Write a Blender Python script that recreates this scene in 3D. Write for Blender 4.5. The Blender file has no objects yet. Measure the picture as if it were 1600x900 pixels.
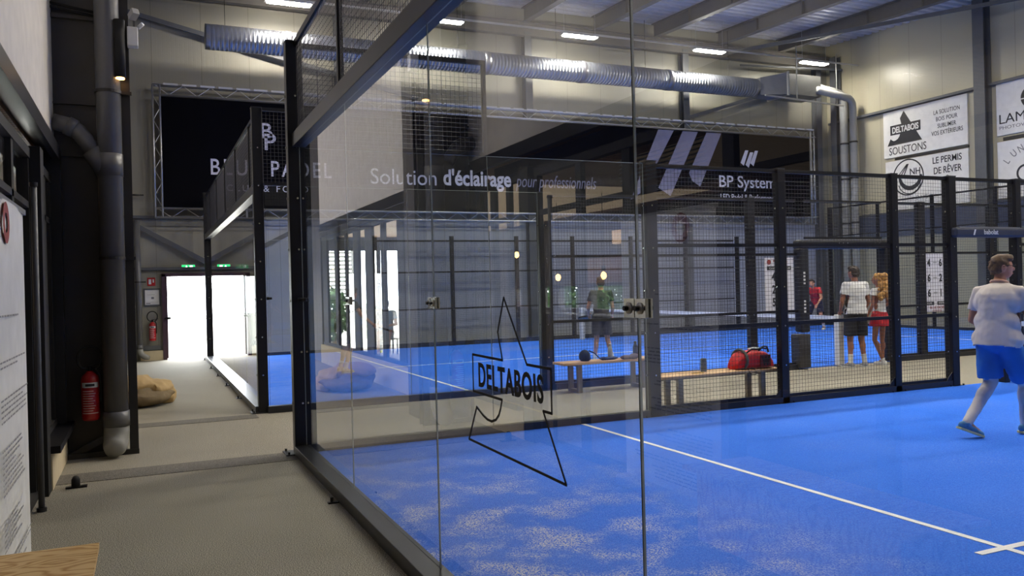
import bpy, bmesh, math, random
from mathutils import Vector, Matrix, noise
random.seed(7)
C = bpy.context.scene.collection
sc = bpy.context.scene
PI = math.pi

# ------------------------------------------------------------------ camera
F_PX, YAW, PITCH, ROLL = 1288.18, 0.418420, -0.0018678, -0.0249208
CAM = Vector((-1.40765, -8.19452, 1.58762))
def camera():
    cy, sy, cp, sp = math.cos(YAW), math.sin(YAW), math.cos(PITCH), math.sin(PITCH)
    fwd = Vector((sy*cp, cy*cp, sp)); right = Vector((cy, -sy, 0)); up = right.cross(fwd)
    c, s = math.cos(ROLL), math.sin(ROLL)
    r2, u2 = c*right + s*up, -s*right + c*up
    m = Matrix(((r2.x, u2.x, -fwd.x, CAM.x), (r2.y, u2.y, -fwd.y, CAM.y), (r2.z, u2.z, -fwd.z, CAM.z), (0, 0, 0, 1)))
    cd = bpy.data.cameras.new('camera'); cd.sensor_width = 36; cd.lens = F_PX/1600*36
    cd.clip_start = 0.02; cd.clip_end = 300
    o = bpy.data.objects.new('camera', cd); C.objects.link(o); o.matrix_world = m; sc.camera = o
camera()

# ------------------------------------------------------------------ world, exposure
w = bpy.data.worlds.new('sky'); sc.world = w; w.use_nodes = True
bg = w.node_tree.nodes['Background']; bg.inputs[0].default_value = (0.93, 0.97, 1.0, 1); bg.inputs[1].default_value = 15.0
sc.view_settings.view_transform = 'Standard'; sc.view_settings.look = 'None'
sc.view_settings.gamma = 1.0; sc.view_settings.use_curve_mapping = False
sc.view_settings.exposure = 0.12
sc.cycles.max_bounces = 10; sc.cycles.diffuse_bounces = 4; sc.cycles.glossy_bounces = 5
sc.cycles.transparent_max_bounces = 40; sc.cycles.sample_clamp_indirect = 6.0
sc.cycles.caustics_reflective = False; sc.cycles.caustics_refractive = False
LED_POWER = 215.0       # radiance of the hall's LED strips

# ------------------------------------------------------------------ materials
def nodes(name):
    m = bpy.data.materials.new(name); m.use_nodes = True
    nt = m.node_tree; b = nt.nodes['Principled BSDF']
    return m, nt, b
def srgb(h):
    if isinstance(h, str):
        v = [int(h[i:i+2], 16)/255 for i in (0, 2, 4)]
    else: v = [x/255 for x in h]
    return tuple(x/12.92 if x <= .04045 else ((x+.055)/1.055)**2.4 for x in v) + (1,)
def mat(name, col, rough=.5, metal=0, var=0.06, scale=6, bump=0, bscale=60, spec=.5, coat=0):
    m, nt, b = nodes(name); c = srgb(col) if not (isinstance(col, tuple) and len(col) == 4) else col
    b.inputs['Roughness'].default_value = rough; b.inputs['Metallic'].default_value = metal
    b.inputs['Specular IOR Level'].default_value = spec; b.inputs['Coat Weight'].default_value = coat
    tc = nt.nodes.new('ShaderNodeTexCoord')
    n = nt.nodes.new('ShaderNodeTexNoise'); n.inputs['Scale'].default_value = scale; n.inputs['Detail'].default_value = 4
    nt.links.new(tc.outputs['Object'], n.inputs['Vector'])
    r = nt.nodes.new('ShaderNodeValToRGB'); e = r.color_ramp.elements
    e[0].position = .3; e[1].position = .7
    e[0].color = tuple(x*(1-var) for x in c[:3])+(1,); e[1].color = tuple(min(1, x*(1+var)) for x in c[:3])+(1,)
    nt.links.new(n.outputs['Fac'], r.inputs['Fac']); nt.links.new(r.outputs['Color'], b.inputs['Base Color'])
    if bump:
        n2 = nt.nodes.new('ShaderNodeTexNoise'); n2.inputs['Scale'].default_value = bscale
        nt.links.new(tc.outputs['Object'], n2.inputs['Vector'])
        bp = nt.nodes.new('ShaderNodeBump'); bp.inputs['Strength'].default_value = bump; bp.inputs['Distance'].default_value = .01
        nt.links.new(n2.outputs['Fac'], bp.inputs['Height']); nt.links.new(bp.outputs['Normal'], b.inputs['Normal'])
    return m
def emis(name, col, strength):
    m, nt, b = nodes(name)
    b.inputs['Base Color'].default_value = srgb(col); b.inputs['Emission Color'].default_value = srgb(col)
    b.inputs['Emission Strength'].default_value = strength
    return m
def panel_mat(name, col, axis, period, rough=.35, fine=.1, gdepth=.5, var=.04):
    """coated sheet cladding: fine ribs and a joint every 'period' metres along the axis"""
    m, nt, b = nodes(name); c = srgb(col); b.inputs['Roughness'].default_value = rough
    tc = nt.nodes.new('ShaderNodeTexCoord'); sx = nt.nodes.new('ShaderNodeSeparateXYZ'); nt.links.new(tc.outputs['Object'], sx.inputs[0])
    def math_(op, a, bb=None):
        k = nt.nodes.new('ShaderNodeMath'); k.operation = op
        for i, v in enumerate((a, bb)):
            if v is None: continue
            if isinstance(v, (int, float)): k.inputs[i].default_value = v
            else: nt.links.new(v, k.inputs[i])
        return k.outputs[0]
    a = sx.outputs['XYZ'.index(axis)]
    fr = math_('FRACT', math_('DIVIDE', a, period))
    joint = math_('LESS_THAN', fr, .018/period)
    rib = math_('FRACT', math_('DIVIDE', a, fine)); rib = math_('LESS_THAN', rib, .12)
    n = nt.nodes.new('ShaderNodeTexNoise'); n.inputs['Scale'].default_value = 1.2; nt.links.new(tc.outputs['Object'], n.inputs['Vector'])
    r = nt.nodes.new('ShaderNodeValToRGB'); e = r.color_ramp.elements
    e[0].color = tuple(x*(1-var) for x in c[:3])+(1,); e[1].color = tuple(min(1, x*(1+var)) for x in c[:3])+(1,)
    nt.links.new(n.outputs['Fac'], r.inputs['Fac'])
    mx = nt.nodes.new('ShaderNodeMix'); mx.data_type = 'RGBA'
    nt.links.new(joint, mx.inputs[0]); nt.links.new(r.outputs['Color'], mx.inputs[6]); mx.inputs[7].default_value = tuple(x*.74 for x in c[:3])+(1,)
    nt.links.new(mx.outputs[2], b.inputs['Base Color'])
    h = math_('ADD', math_('MULTIPLY', rib, .35), joint)
    bp = nt.nodes.new('ShaderNodeBump'); bp.invert = True; bp.inputs['Strength'].default_value = gdepth; bp.inputs['Distance'].default_value = .004
    nt.links.new(h, bp.inputs['Height']); nt.links.new(bp.outputs['Normal'], b.inputs['Normal'])
    return m
def speckle_mat(name, base, dark, light, scale=160, rough=.8):
    m, nt, b = nodes(name); b.inputs['Roughness'].default_value = rough
    tc = nt.nodes.new('ShaderNodeTexCoord')
    n = nt.nodes.new('ShaderNodeTexNoise'); n.inputs['Scale'].default_value = scale; n.inputs['Detail'].default_value = 2
    nt.links.new(tc.outputs['Object'], n.inputs['Vector'])
    r = nt.nodes.new('ShaderNodeValToRGB'); e = r.color_ramp.elements
    e[0].position = .36; e[0].color = srgb(dark); e[1].position = .64; e[1].color = srgb(light)
    k = e.new(.5); k.color = srgb(base)
    nt.links.new(n.outputs['Fac'], r.inputs['Fac'])
    n2 = nt.nodes.new('ShaderNodeTexNoise'); n2.inputs['Scale'].default_value = .8; nt.links.new(tc.outputs['Object'], n2.inputs['Vector'])
    mp = nt.nodes.new('ShaderNodeMapRange'); mp.inputs[1].default_value = .3; mp.inputs[2].default_value = .7; mp.inputs[3].default_value = .93; mp.inputs[4].default_value = 1.05
    nt.links.new(n2.outputs['Fac'], mp.inputs[0])
    mu = nt.nodes.new('ShaderNodeVectorMath'); mu.operation = 'SCALE'
    nt.links.new(r.outputs['Color'], mu.inputs[0]); nt.links.new(mp.outputs[0], mu.inputs['Scale'])
    nt.links.new(mu.outputs[0], b.inputs['Base Color'])
    bp = nt.nodes.new('ShaderNodeBump'); bp.inputs['Strength'].default_value = .1; bp.inputs['Distance'].default_value = .001
    nt.links.new(n.outputs['Fac'], bp.inputs['Height']); nt.links.new(bp.outputs['Normal'], b.inputs['Normal'])
    return m
def turf_mat():
    """blue sand-dressed artificial grass; loose white sand lies along the near end of the court"""
    m, nt, b = nodes('blue_turf'); b.inputs['Roughness'].default_value = .85; b.inputs['Specular IOR Level'].default_value = .1
    b.inputs['Sheen Weight'].default_value = .0; b.inputs['Sheen Roughness'].default_value = .6; b.inputs['Sheen Tint'].default_value = (.55, .65, 1, 1)
    L = nt.links.new
    tc = nt.nodes.new('ShaderNodeTexCoord'); P = tc.outputs['Object']
    def nz(s, d=3):
        n = nt.nodes.new('ShaderNodeTexNoise'); n.inputs['Scale'].default_value = s; n.inputs['Detail'].default_value = d; L(P, n.inputs['Vector']); return n.outputs['Fac']
    def mr(v, a, b_, c, d):
        k = nt.nodes.new('ShaderNodeMapRange'); L(v, k.inputs[0])
        for i, q in enumerate((a, b_, c, d)): k.inputs[i+1].default_value = q
        return k.outputs[0]
    def mul(a, b_, op='MULTIPLY'):
        k = nt.nodes.new('ShaderNodeMath'); k.operation = op
        for i, v in enumerate((a, b_)):
            if isinstance(v, (int, float)): k.inputs[i].default_value = v
            else: L(v, k.inputs[i])
        return k.outputs[0]
    r = nt.nodes.new('ShaderNodeValToRGB'); e = r.color_ramp.elements
    e[0].position = .3; e[0].color = srgb((32, 100, 232)); e[1].position = .72; e[1].color = srgb((72, 142, 255))
    L(nz(110, 2), r.inputs['Fac'])
    big = mr(nz(.55, 3), .35, .65, 0, .12)
    mx = nt.nodes.new('ShaderNodeMix'); mx.data_type = 'RGBA'; L(big, mx.inputs[0]); L(r.outputs['Color'], mx.inputs[6]); mx.inputs[7].default_value = srgb((128, 164, 246))
    sx = nt.nodes.new('ShaderNodeSeparateXYZ'); L(P, sx.inputs[0])
    nearx = mr(sx.outputs[0], .6, 2.6, 1, 0); neary = mr(sx.outputs[1], -.4, -3.4, .12, 1)
    patch = mr(nz(2.9, 6), .44, .70, 0, 1)
    grain = mr(nz(110, 5), .47, .60, 0, 1)
    sand = mul(mul(mul(nearx, neary), patch), grain)
    sand = mul(sand, 2.0)
    thin = mul(mr(nz(70, 3), .62, .68, 0, .32), mr(nz(1.1, 3), .45, .7, 0, 1))
    tot = mul(sand, thin, 'MAXIMUM'); tot = mul(tot, 1.0, 'MINIMUM')
    m2 = nt.nodes.new('ShaderNodeMix'); m2.data_type = 'RGBA'; L(tot, m2.inputs[0]); L(mx.outputs[2], m2.inputs[6]); m2.inputs[7].default_value = srgb((222, 222, 226))
    L(m2.outputs[2], b.inputs['Base Color'])
    bp = nt.nodes.new('ShaderNodeBump'); bp.inputs['Strength'].default_value = .5; bp.inputs['Distance'].default_value = .006
    L(nz(140, 2), bp.inputs['Height']); L(bp.outputs['Normal'], b.inputs['Normal'])
    return m
def glass_mat(name, tint=(.95, .965, .96), refl=1.65, rough=0.0):
    """flat architectural glass: clear with a Fresnel reflection on its outer faces"""
    m = bpy.data.materials.new(name); m.use_nodes = True; nt = m.node_tree; nt.nodes.clear(); L = nt.links.new
    out = nt.nodes.new('ShaderNodeOutputMaterial'); tr = nt.nodes.new('ShaderNodeBsdfTransparent'); tr.inputs[0].default_value = tint+(1,)
    gl = nt.nodes.new('ShaderNodeBsdfGlossy'); gl.inputs['Roughness'].default_value = rough; gl.inputs['Color'].default_value = (1, 1, 1, 1)
    fr = nt.nodes.new('ShaderNodeFresnel'); fr.inputs[0].default_value = 1.5
    ge = nt.nodes.new('ShaderNodeNewGeometry')
    inv = nt.nodes.new('ShaderNodeMath'); inv.operation = 'SUBTRACT'; inv.inputs[0].default_value = 1; L(ge.outputs['Backfacing'], inv.inputs[1])
    k = nt.nodes.new('ShaderNodeMath'); k.operation = 'MULTIPLY'; k.use_clamp = True; k.inputs[1].default_value = refl; L(fr.outputs[0], k.inputs[0])
    k2 = nt.nodes.new('ShaderNodeMath'); k2.operation = 'MULTIPLY'; L(k.outputs[0], k2.inputs[0]); L(inv.outputs[0], k2.inputs[1])
    mx = nt.nodes.new('ShaderNodeMixShader'); L(k2.outputs[0], mx.inputs[0]); L(tr.outputs[0], mx.inputs[1]); L(gl.outputs[0], mx.inputs[2])
    L(mx.outputs[0], out.inputs[0])
    return m
def wood_mat(name, a, b_, scale=3.0, axis='X', dist=3.0, rough=.5, stretch=.12):
    m, nt, b = nodes(name); b.inputs['Roughness'].default_value = rough; L = nt.links.new
    tc = nt.nodes.new('ShaderNodeTexCoord'); mp = nt.nodes.new('ShaderNodeMapping'); L(tc.outputs['Object'], mp.inputs[0])
    s = [1, 1, 1]; s['XYZ'.index(axis)] = stretch; mp.inputs['Scale'].default_value = s
    wv = nt.nodes.new('ShaderNodeTexWave'); wv.wave_type = 'RINGS'; wv.rings_direction = 'Z'
    wv.inputs['Scale'].default_value = scale; wv.inputs['Distortion'].default_value = dist; wv.inputs['Detail'].default_value = 3; wv.inputs['Detail Scale'].default_value = 1.3
    L(mp.outputs[0], wv.inputs['Vector'])
    r = nt.nodes.new('ShaderNodeValToRGB'); r.color_ramp.elements[0].color = srgb(a); r.color_ramp.elements[1].color = srgb(b_)
    r.color_ramp.elements[0].position = .25; r.color_ramp.elements[1].position = .75
    L(wv.outputs['Fac'], r.inputs['Fac']); L(r.outputs['Color'], b.inputs['Base Color'])
    return m

def ply_mat():
    m, nt, b = nodes('plywood'); b.inputs['Roughness'].default_value = .5; L = nt.links.new
    tc = nt.nodes.new('ShaderNodeTexCoord'); mp = nt.nodes.new('ShaderNodeMapping'); L(tc.outputs['Object'], mp.inputs[0]); mp.inputs['Scale'].default_value = (1.0, 2.6, 1); mp.inputs['Location'].default_value = (.4, .3, 0)
    n = nt.nodes.new('ShaderNodeTexNoise'); n.inputs['Scale'].default_value = 2.6; n.inputs['Detail'].default_value = 2.5; n.inputs['Roughness'].default_value = .35; L(mp.outputs[0], n.inputs['Vector'])
    k = nt.nodes.new('ShaderNodeMath'); k.operation = 'MULTIPLY'; k.inputs[1].default_value = 22; L(n.outputs['Fac'], k.inputs[0])
    f = nt.nodes.new('ShaderNodeMath'); f.operation = 'PINGPONG'; f.inputs[1].default_value = 1; L(k.outputs[0], f.inputs[0])
    r = nt.nodes.new('ShaderNodeValToRGB'); e = r.color_ramp.elements; e[0].position = .1; e[0].color = srgb((196, 142, 74)); e[1].position = .6; e[1].color = srgb((232, 196, 134))
    L(f.outputs[0], r.inputs['Fac']); L(r.outputs['Color'], b.inputs['Base Color']); return m

M = {}
M['floor'] = speckle_mat('speckled_floor', (138, 131, 115), (60, 56, 51), (206, 199, 180), 170)
M['band'] = speckle_mat('dark_floor_band', (104, 99, 90), (62, 59, 54), (140, 134, 122))
M['turf'] = turf_mat()
M['line'] = mat('white_line', (250, 250, 248), .7)
M['far'] = panel_mat('wall_cladding_far', (150, 147, 134), 'X', 1.15, .38)
M['right'] = panel_mat('wall_cladding_right', (184, 177, 154), 'Y', 1.15, .32)
M['lowgrey'] = panel_mat('lower_cladding', (158, 162, 172), 'X', .3, .45, .075)
M['plaster'] = mat('white_plaster', (214, 208, 198), .85, bump=.1)
M['beige'] = mat('beige_board', (205, 190, 158), .8)
M['black'] = mat('black_steel', (24, 24, 29), .38, .3, spec=.5)
M['black_m'] = mat('black_matte', (17, 17, 19), .7)
M['wire'] = mat('dark_wire', (58, 58, 62), .35, .4)
M['rail'] = mat('rail_paint', (48, 49, 54), .32, .35)
M['dgrey'] = mat('dark_grey_cladding', (78, 75, 74), .65, var=.08, scale=2)
M['steel'] = mat('grey_steel', (92, 94, 98), .5, .1)
M['dsteel'] = mat('dark_steel', (52, 50, 50), .5, .15)
M['beam'] = mat('beam_paint', (104, 100, 96), .55, .1)
M['deck'] = mat('galvanised_deck', (206, 206, 210), .35, .1, var=.1, scale=3)
M['duct'] = mat('galvanised_duct', (158, 162, 172), .3, .92, var=.05)
M['alu'] = mat('aluminium', (200, 200, 200), .35, .8)
M['inox'] = mat('stainless_steel', (210, 208, 200), .18, 1.0)
M['pipe'] = mat('grey_pvc', (98, 98, 99), .35, 0)
M['white'] = mat('white_plastic', (225, 225, 222), .5)
M['paper'] = mat('white_print', (228, 226, 222), .75)
M['ink'] = mat('dark_ink', (42, 42, 46), .7)
M['inkgrey'] = mat('grey_ink', (120, 120, 122), .7)
M['banner'] = mat('black_banner', (9, 9, 15), .95, var=.15, scale=2, spec=.08)
M['bannerw'] = mat('banner_white', (196, 196, 212), .8)
M['bannerg'] = mat('banner_grey', (118, 118, 142), .8)
M['red'] = mat('red_paint', (178, 24, 26), .35, coat=.3)
M['redlogo'] = mat('red_logo', (150, 62, 60), .7)
M['led'] = emis('led_tube', (255, 246, 232), LED_POWER)
M['exit'] = emis('exit_green', (40, 200, 110), 1.6)
M['exitw'] = emis('exit_white', (235, 255, 240), 2.5)
M['warm'] = emis('warm_bulb', (255, 190, 110), 25)
M['glass'] = glass_mat('court_glass')
M['glassf'] = glass_mat('facade_glass', (.95, .96, .96), 1.2)
M['glassedge'] = mat('glass_edge', (18, 28, 28), .2); M['glasshighlight'] = mat('glass_edge_highlight', (196, 202, 188), .25)  # paler second edge colour paints a highlight onto the glass seams
M['oak'] = wood_mat('bench_oak', (196, 150, 98), (222, 182, 132), 6, 'X', 2.5)
M['ply'] = ply_mat()
M['skin'] = mat('skin', (196, 138, 108), .55, var=.05, scale=12)
M['skin2'] = mat('skin_tan', (168, 112, 84), .55, var=.05, scale=12)

# ------------------------------------------------------------------ mesh helpers
class MB:
    def __init__(s): s.v = []; s.f = []; s.smooth = False
    def add(s, vs, fs):
        b = len(s.v); s.v += [tuple(v) for v in vs]; s.f += [tuple(i+b for i in f) for f in fs]; return s
    def box(s, x0, x1, y0, y1, z0, z1):
        return s.add([(x0, y0, z0), (x1, y0, z0), (x1, y1, z0), (x0, y1, z0), (x0, y0, z1), (x1, y0, z1), (x1, y1, z1), (x0, y1, z1)],
                     [(0, 3, 2, 1), (4, 5, 6, 7), (0, 1, 5, 4), (1, 2, 6, 5), (2, 3, 7, 6), (3, 0, 4, 7)])
    def bar(s, p, q, w, h=None, up=(0, 0, 1)):
        """rectangular bar from p to q, w wide and h high"""
        p, q = Vector(p), Vector(q); d = (q-p).normalized(); h = h or w
        u = Vector(up)
        if abs(d.dot(u)) > .98: u = Vector((1, 0, 0))
        r = d.cross(u).normalized(); u = r.cross(d)
        vs = [c + r*a*w/2 + u*b*h/2 for c in (p, q) for a, b in ((-1, -1), (1, -1), (1, 1), (-1, 1))]
        return s.add(vs, [(3, 2, 1, 0), (4, 5, 6, 7), (0, 1, 5, 4), (1, 2, 6, 5), (2, 3, 7, 6), (3, 0, 4, 7)])
    def tube(s, pts, r, n=12, caps=True, close=False):
        pts = [Vector(p) for p in pts]; rs = r if isinstance(r, (list, tuple)) else [r]*len(pts)
        ref = None; rings = []
        for i, p in enumerate(pts):
            a = pts[i-1] if (i or close) else p; b = pts[(i+1) % len(pts)] if (i < len(pts)-1 or close) else p
            d = (b-a).normalized()
            if ref is None: ref = Vector((0, 0, 1)) if abs(d.z) < .9 else Vector((1, 0, 0))
            u = (ref - d*ref.dot(d))
            if u.length < 1e-4: u = Vector((1, 0, 0)) - d*d.x
            u.normalize(); ref = u; v = d.cross(u)
            rings.append([p + (u*math.cos(2*PI*k/n) + v*math.sin(2*PI*k/n))*rs[i] for k in range(n)])
        vs = [x for rg in rings for x in rg]; fs = []
        m = len(rings)
        for i in range(m if close else m-1):
            for k in range(n):
                a, b = i*n+k, i*n+(k+1) % n; c, d = ((i+1) % m)*n+(k+1) % n, ((i+1) % m)*n+k
                fs.append((a, b, c, d))
        if caps and not close: fs.append(tuple(reversed(range(n)))); fs.append(tuple(range((m-1)*n, m*n)))
        return s.add(vs, fs)
    def cyl(s, p, q, r, n=16): return s.tube([p, q], r, n)
    def ell(s, c, r, rot=None, nu=16, nv=10):
        c = Vector(c); vs = [Vector((0, 0, r[2]))]; fs = []
        for j in range(1, nv):
            t = PI*j/nv
            for k in range(nu): vs.append(Vector((r[0]*math.sin(t)*math.cos(2*PI*k/nu), r[1]*math.sin(t)*math.sin(2*PI*k/nu), r[2]*math.cos(t))))
        vs.append(Vector((0, 0, -r[2])))
        for k in range(nu):
            fs.append((0, 1+k, 1+(k+1) % nu))
            for j in range(nv-2): a = 1+j*nu; fs.append((a+k, a+nu+k, a+nu+(k+1) % nu, a+(k+1) % nu))
            a = 1+(nv-2)*nu; fs.append((a+k, len(vs)-1, a+(k+1) % nu))
        if rot is not None: vs = [rot @ v for v in vs]
        return s.add([v+c for v in vs], fs)
    def prism(s, poly, origin, ux, uy, depth):
        """extrude a 2D polygon (counter-clockwise in ux,uy) by depth along ux x uy"""
        o, ux, uy = Vector(origin), Vector(ux), Vector(uy); n = ux.cross(uy)
        k = len(poly); a = [o+ux*x+uy*y for x, y in poly]; b = [p+n*depth for p in a]
        fs = [tuple(reversed(range(k))), tuple(range(k, 2*k))] + [(i, (i+1) % k, k+(i+1) % k, k+i) for i in range(k)]
        return s.add(a+b, fs)
    def lathe(s, prof, c, n=24, axis='Z'):
        c = Vector(c); vs = []; fs = []
        for (r, z) in prof:
            for k in range(n):
                a, b = r*math.cos(2*PI*k/n), r*math.sin(2*PI*k/n)
                vs.append(c + (Vector((a, b, z)) if axis == 'Z' else Vector((z, a, b)) if axis == 'X' else Vector((b, z, a))))
        for i in range(len(prof)-1):
            for k in range(n): fs.append((i*n+k, i*n+(k+1) % n, (i+1)*n+(k+1) % n, (i+1)*n+k))
        fs.append(tuple(reversed(range(n)))); fs.append(tuple(range((len(prof)-1)*n, len(prof)*n)))
        return s.add(vs, fs)
ORG = {}
def link(o, parent):
    C.objects.link(o)
    if parent is not None: o.parent = parent
def obj(name, mb, m, parent=None, smooth=False, bevel=0, at=None):
    """one mesh object; vertices are given in world space, the object's origin sits at its parent's (or at 'at')"""
    off = Vector(at) if at is not None else (ORG[parent.name].copy() if parent is not None else Vector((0, 0, 0)))
    me = bpy.data.meshes.new(name); me.from_pydata([tuple(Vector(v)-off) for v in mb.v], [], mb.f); me.update()
    if isinstance(m, (list, tuple)):
        for q in m: me.materials.append(q)
    else: me.materials.append(m)
    o = bpy.data.objects.new(name, me); link(o, parent)
    if parent is not None:
        o.location = off - ORG[parent.name]
    else: o.location = off
    ORG[o.name] = off
    if bevel:
        b = o.modifiers.new('bevel', 'BEVEL'); b.width = bevel; b.segments = 2; b.limit_method = 'ANGLE'
    if smooth or mb.smooth:
        for p in me.polygons: p.use_smooth = True
    return o
def islands(mb):
    par = list(range(len(mb.v)))
    def find(a):
        while par[a] != a: par[a] = par[par[a]]; a = par[a]
        return a
    for f in mb.f:
        r = find(f[0])
        for i in f[1:]: par[find(i)] = r
    out = {}
    for f in mb.f: out.setdefault(find(f[0]), []).append(f)
    res = []
    for fs in out.values():
        used = sorted({i for f in fs for i in f}); mp = {a: b for b, a in enumerate(used)}
        k = MB(); k.v = [mb.v[i] for i in used]; k.f = [tuple(mp[i] for i in f) for f in fs]; res.append(k)
    return res
def objs(name, mb, m, parent, **k):
    """every separate piece becomes a part of its own"""
    return [obj(name, x, m, parent, **k) for x in islands(mb)]
def tag(o, label=None, cat=None, group=None, kind=None):
    if label: o['label'] = label
    if cat: o['category'] = cat
    if group: o['group'] = group
    if kind: o['kind'] = kind
    return o
def thing(name, label, cat, loc=(0, 0, 0), group=None, kind=None):
    o = bpy.data.objects.new(name, None); C.objects.link(o); o.location = loc; o.empty_display_size = .1
    ORG[o.name] = Vector(loc)
    return tag(o, label, cat, group, kind)
def struct(name, mb, m, label, parent=None, **k):
    o = obj(name, mb, m, parent, **k)
    if parent is None: tag(o, label, None, None, 'structure')
    return o
def bx(*a): return MB().box(*a)
def text(name, body, size, org, m, parent, face='-Y', bold=0, ext=.002, width=1.0, align='LEFT', shear=0, height=None, length=None, spacing=1.0, rot=0):
    """flat lettering; face '-Y' reads along +X, face '-X' reads along -Y"""
    cu = bpy.data.curves.new(name, 'FONT'); cu.body = body; cu.size = size; cu.extrude = ext; cu.offset = bold; cu.align_x = align; cu.shear = shear
    cu.space_character = spacing; cu.resolution_u = 4
    t = bpy.data.objects.new(name, cu); C.objects.link(t)
    bpy.context.view_layer.update()
    dg = bpy.context.evaluated_depsgraph_get(); me = bpy.data.meshes.new_from_object(t.evaluated_get(dg))
    bpy.data.objects.remove(t)
    me.name = name
    xs = [v.co.x for v in me.vertices]; ys = [v.co.y for v in me.vertices]
    sx = width; sy = 1
    if length: sx = length/(max(xs)-min(xs))
    if height: sy = height/(max(ys)-min(ys))
    x0 = min(xs) if (length and align == 'LEFT') else 0; y0 = min(ys) if height else 0
    ux, uy, n = {'-Y': (Vector((1, 0, 0)), Vector((0, 0, 1)), Vector((0, -1, 0))), '-X': (Vector((0, -1, 0)), Vector((0, 0, 1)), Vector((-1, 0, 0))),
                 '+X': (Vector((0, 1, 0)), Vector((0, 0, 1)), Vector((1, 0, 0)))}[face]
    po = ORG[parent.name]; org = Vector(org); cr, sr = math.cos(rot), math.sin(rot)
    for v in me.vertices:
        a, b = (v.co.x-x0)*sx, (v.co.y-y0)*sy
        a, b = a*cr-b*sr, a*sr+b*cr
        v.co = org + ux*a + uy*b + n*v.co.z - po
    me.materials.clear(); me.materials.append(m)
    o = bpy.data.objects.new(name, me); link(o, parent); ORG[o.name] = po.copy()
    return o
# ================================================================== THE HALL
YF = 13.8; XR = 20.7; XL = -2.2
def roof_z(y): return 9.72 - .05*(13.6-y)
struct('floor', bx(-2.24, 22, -12.5, 13.95, -.12, 0), M['floor'], 'speckled beige grey floor of the padel hall')
def wall_with_holes(y0, y1, x0, x1, z1, holes):
    mb = MB(); x = x0
    for a, b, za, zb in sorted(holes):
        mb.box(x, a, y0, y1, 0, z1)
        if za > 0: mb.box(a, b, y0, y1, 0, za)
        mb.box(a, b, y0, y1, zb, z1); x = b
    return mb.box(x, x1, y0, y1, 0, z1)
D1, D2 = (-.95, .03), (.42, 1.34)
struct('wall_far', wall_with_holes(YF, YF+.15, -2.4, 22, 9.9, [(D1[0], D1[1], 0, 2.04), (D2[0], D2[1], 0, 2.02)]), M['far'], 'beige metal clad far wall with two open doors')
struct('trim_1', bx(1.42, 20.6, YF-.06, YF, 0, 3.5), M['lowgrey'], 'grey ribbed lower cladding of the far wall behind the courts')
struct('wall_right', bx(XR, XR+.15, -12.5, YF, 0, 10), M['right'], 'beige metal clad right wall carrying the white panels')
struct('wall_back', bx(-12.5, 21, -12.65, -12.5, 0, 10), M['far'], 'clad wall behind the viewer')
# ceiling: trapezoidal deck, ribs along X
mb = MB(); y = -12.5; prof = []
while y < 13.9:
    prof += [(y, 0), (y+.12, 0), (y+.145, .09), (y+.275, .09)]; y += .30
vs = []; 
for (yy, dz) in prof: vs += [(-2.4, yy, roof_z(yy)+dz), (21, yy, roof_z(yy)+dz), (-2.4, yy, roof_z(yy)+dz+.02), (21, yy, roof_z(yy)+dz+.02)]
fs = []
for i in range(len(prof)-1):
    a = i*4; b = a+4; fs += [(a, a+1, b+1, b), (a+2, b+2, b+3, a+3), (a, b, b+2, a+2), (a+1, a+3, b+3, b+1)]
struct('ceiling', MB().add(vs, fs), M['deck'], 'corrugated galvanised roof deck over the hall')
bn = 0
for bxx in (-.7, 1.7, 4.1, 6.5, 8.9, 11.25, 13.4, 15.9, 18.4):
    mb = MB(); y0, y1 = -12.4, 13.62; zt0, zt1 = roof_z(y0)-.01, roof_z(y1)-.01
    for (w, d0, d1) in ((.2, 0, .025), (.012, .025, .4), (.2, .4, .425)):
        p = [(bxx-w/2, y0, zt0-d1), (bxx+w/2, y0, zt0-d1), (bxx+w/2, y1, zt1-d1), (bxx-w/2, y1, zt1-d1),
             (bxx-w/2, y0, zt0-d0), (bxx+w/2, y0, zt0-d0), (bxx+w/2, y1, zt1-d0), (bxx-w/2, y1, zt1-d0)]
        mb.add(p, [(0, 3, 2, 1), (4, 5, 6, 7), (0, 1, 5, 4), (1, 2, 6, 5), (2, 3, 7, 6), (3, 0, 4, 7)])
    for k in range(1, 9):
        yy = 13.6-k*1.9; z = roof_z(yy); mb.box(bxx-.09, bxx+.09, yy-.006, yy+.006, z-.41, z-.03)
    struct('ceiling_beam', mb, M['beam'], 'grey steel I beam under the corrugated roof')
mb = MB()
for (w, d0, d1) in ((.16, .42, .44), (.012, .44, .80), (.2, .80, .83)): mb.box(-2.2, 20.6, 13.55-w/2, 13.55+w/2, 9.7-d1, 9.7-d0)
struct('trim_7', mb, M['beam'], 'dark eaves girder along the top of the far wall')
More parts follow.
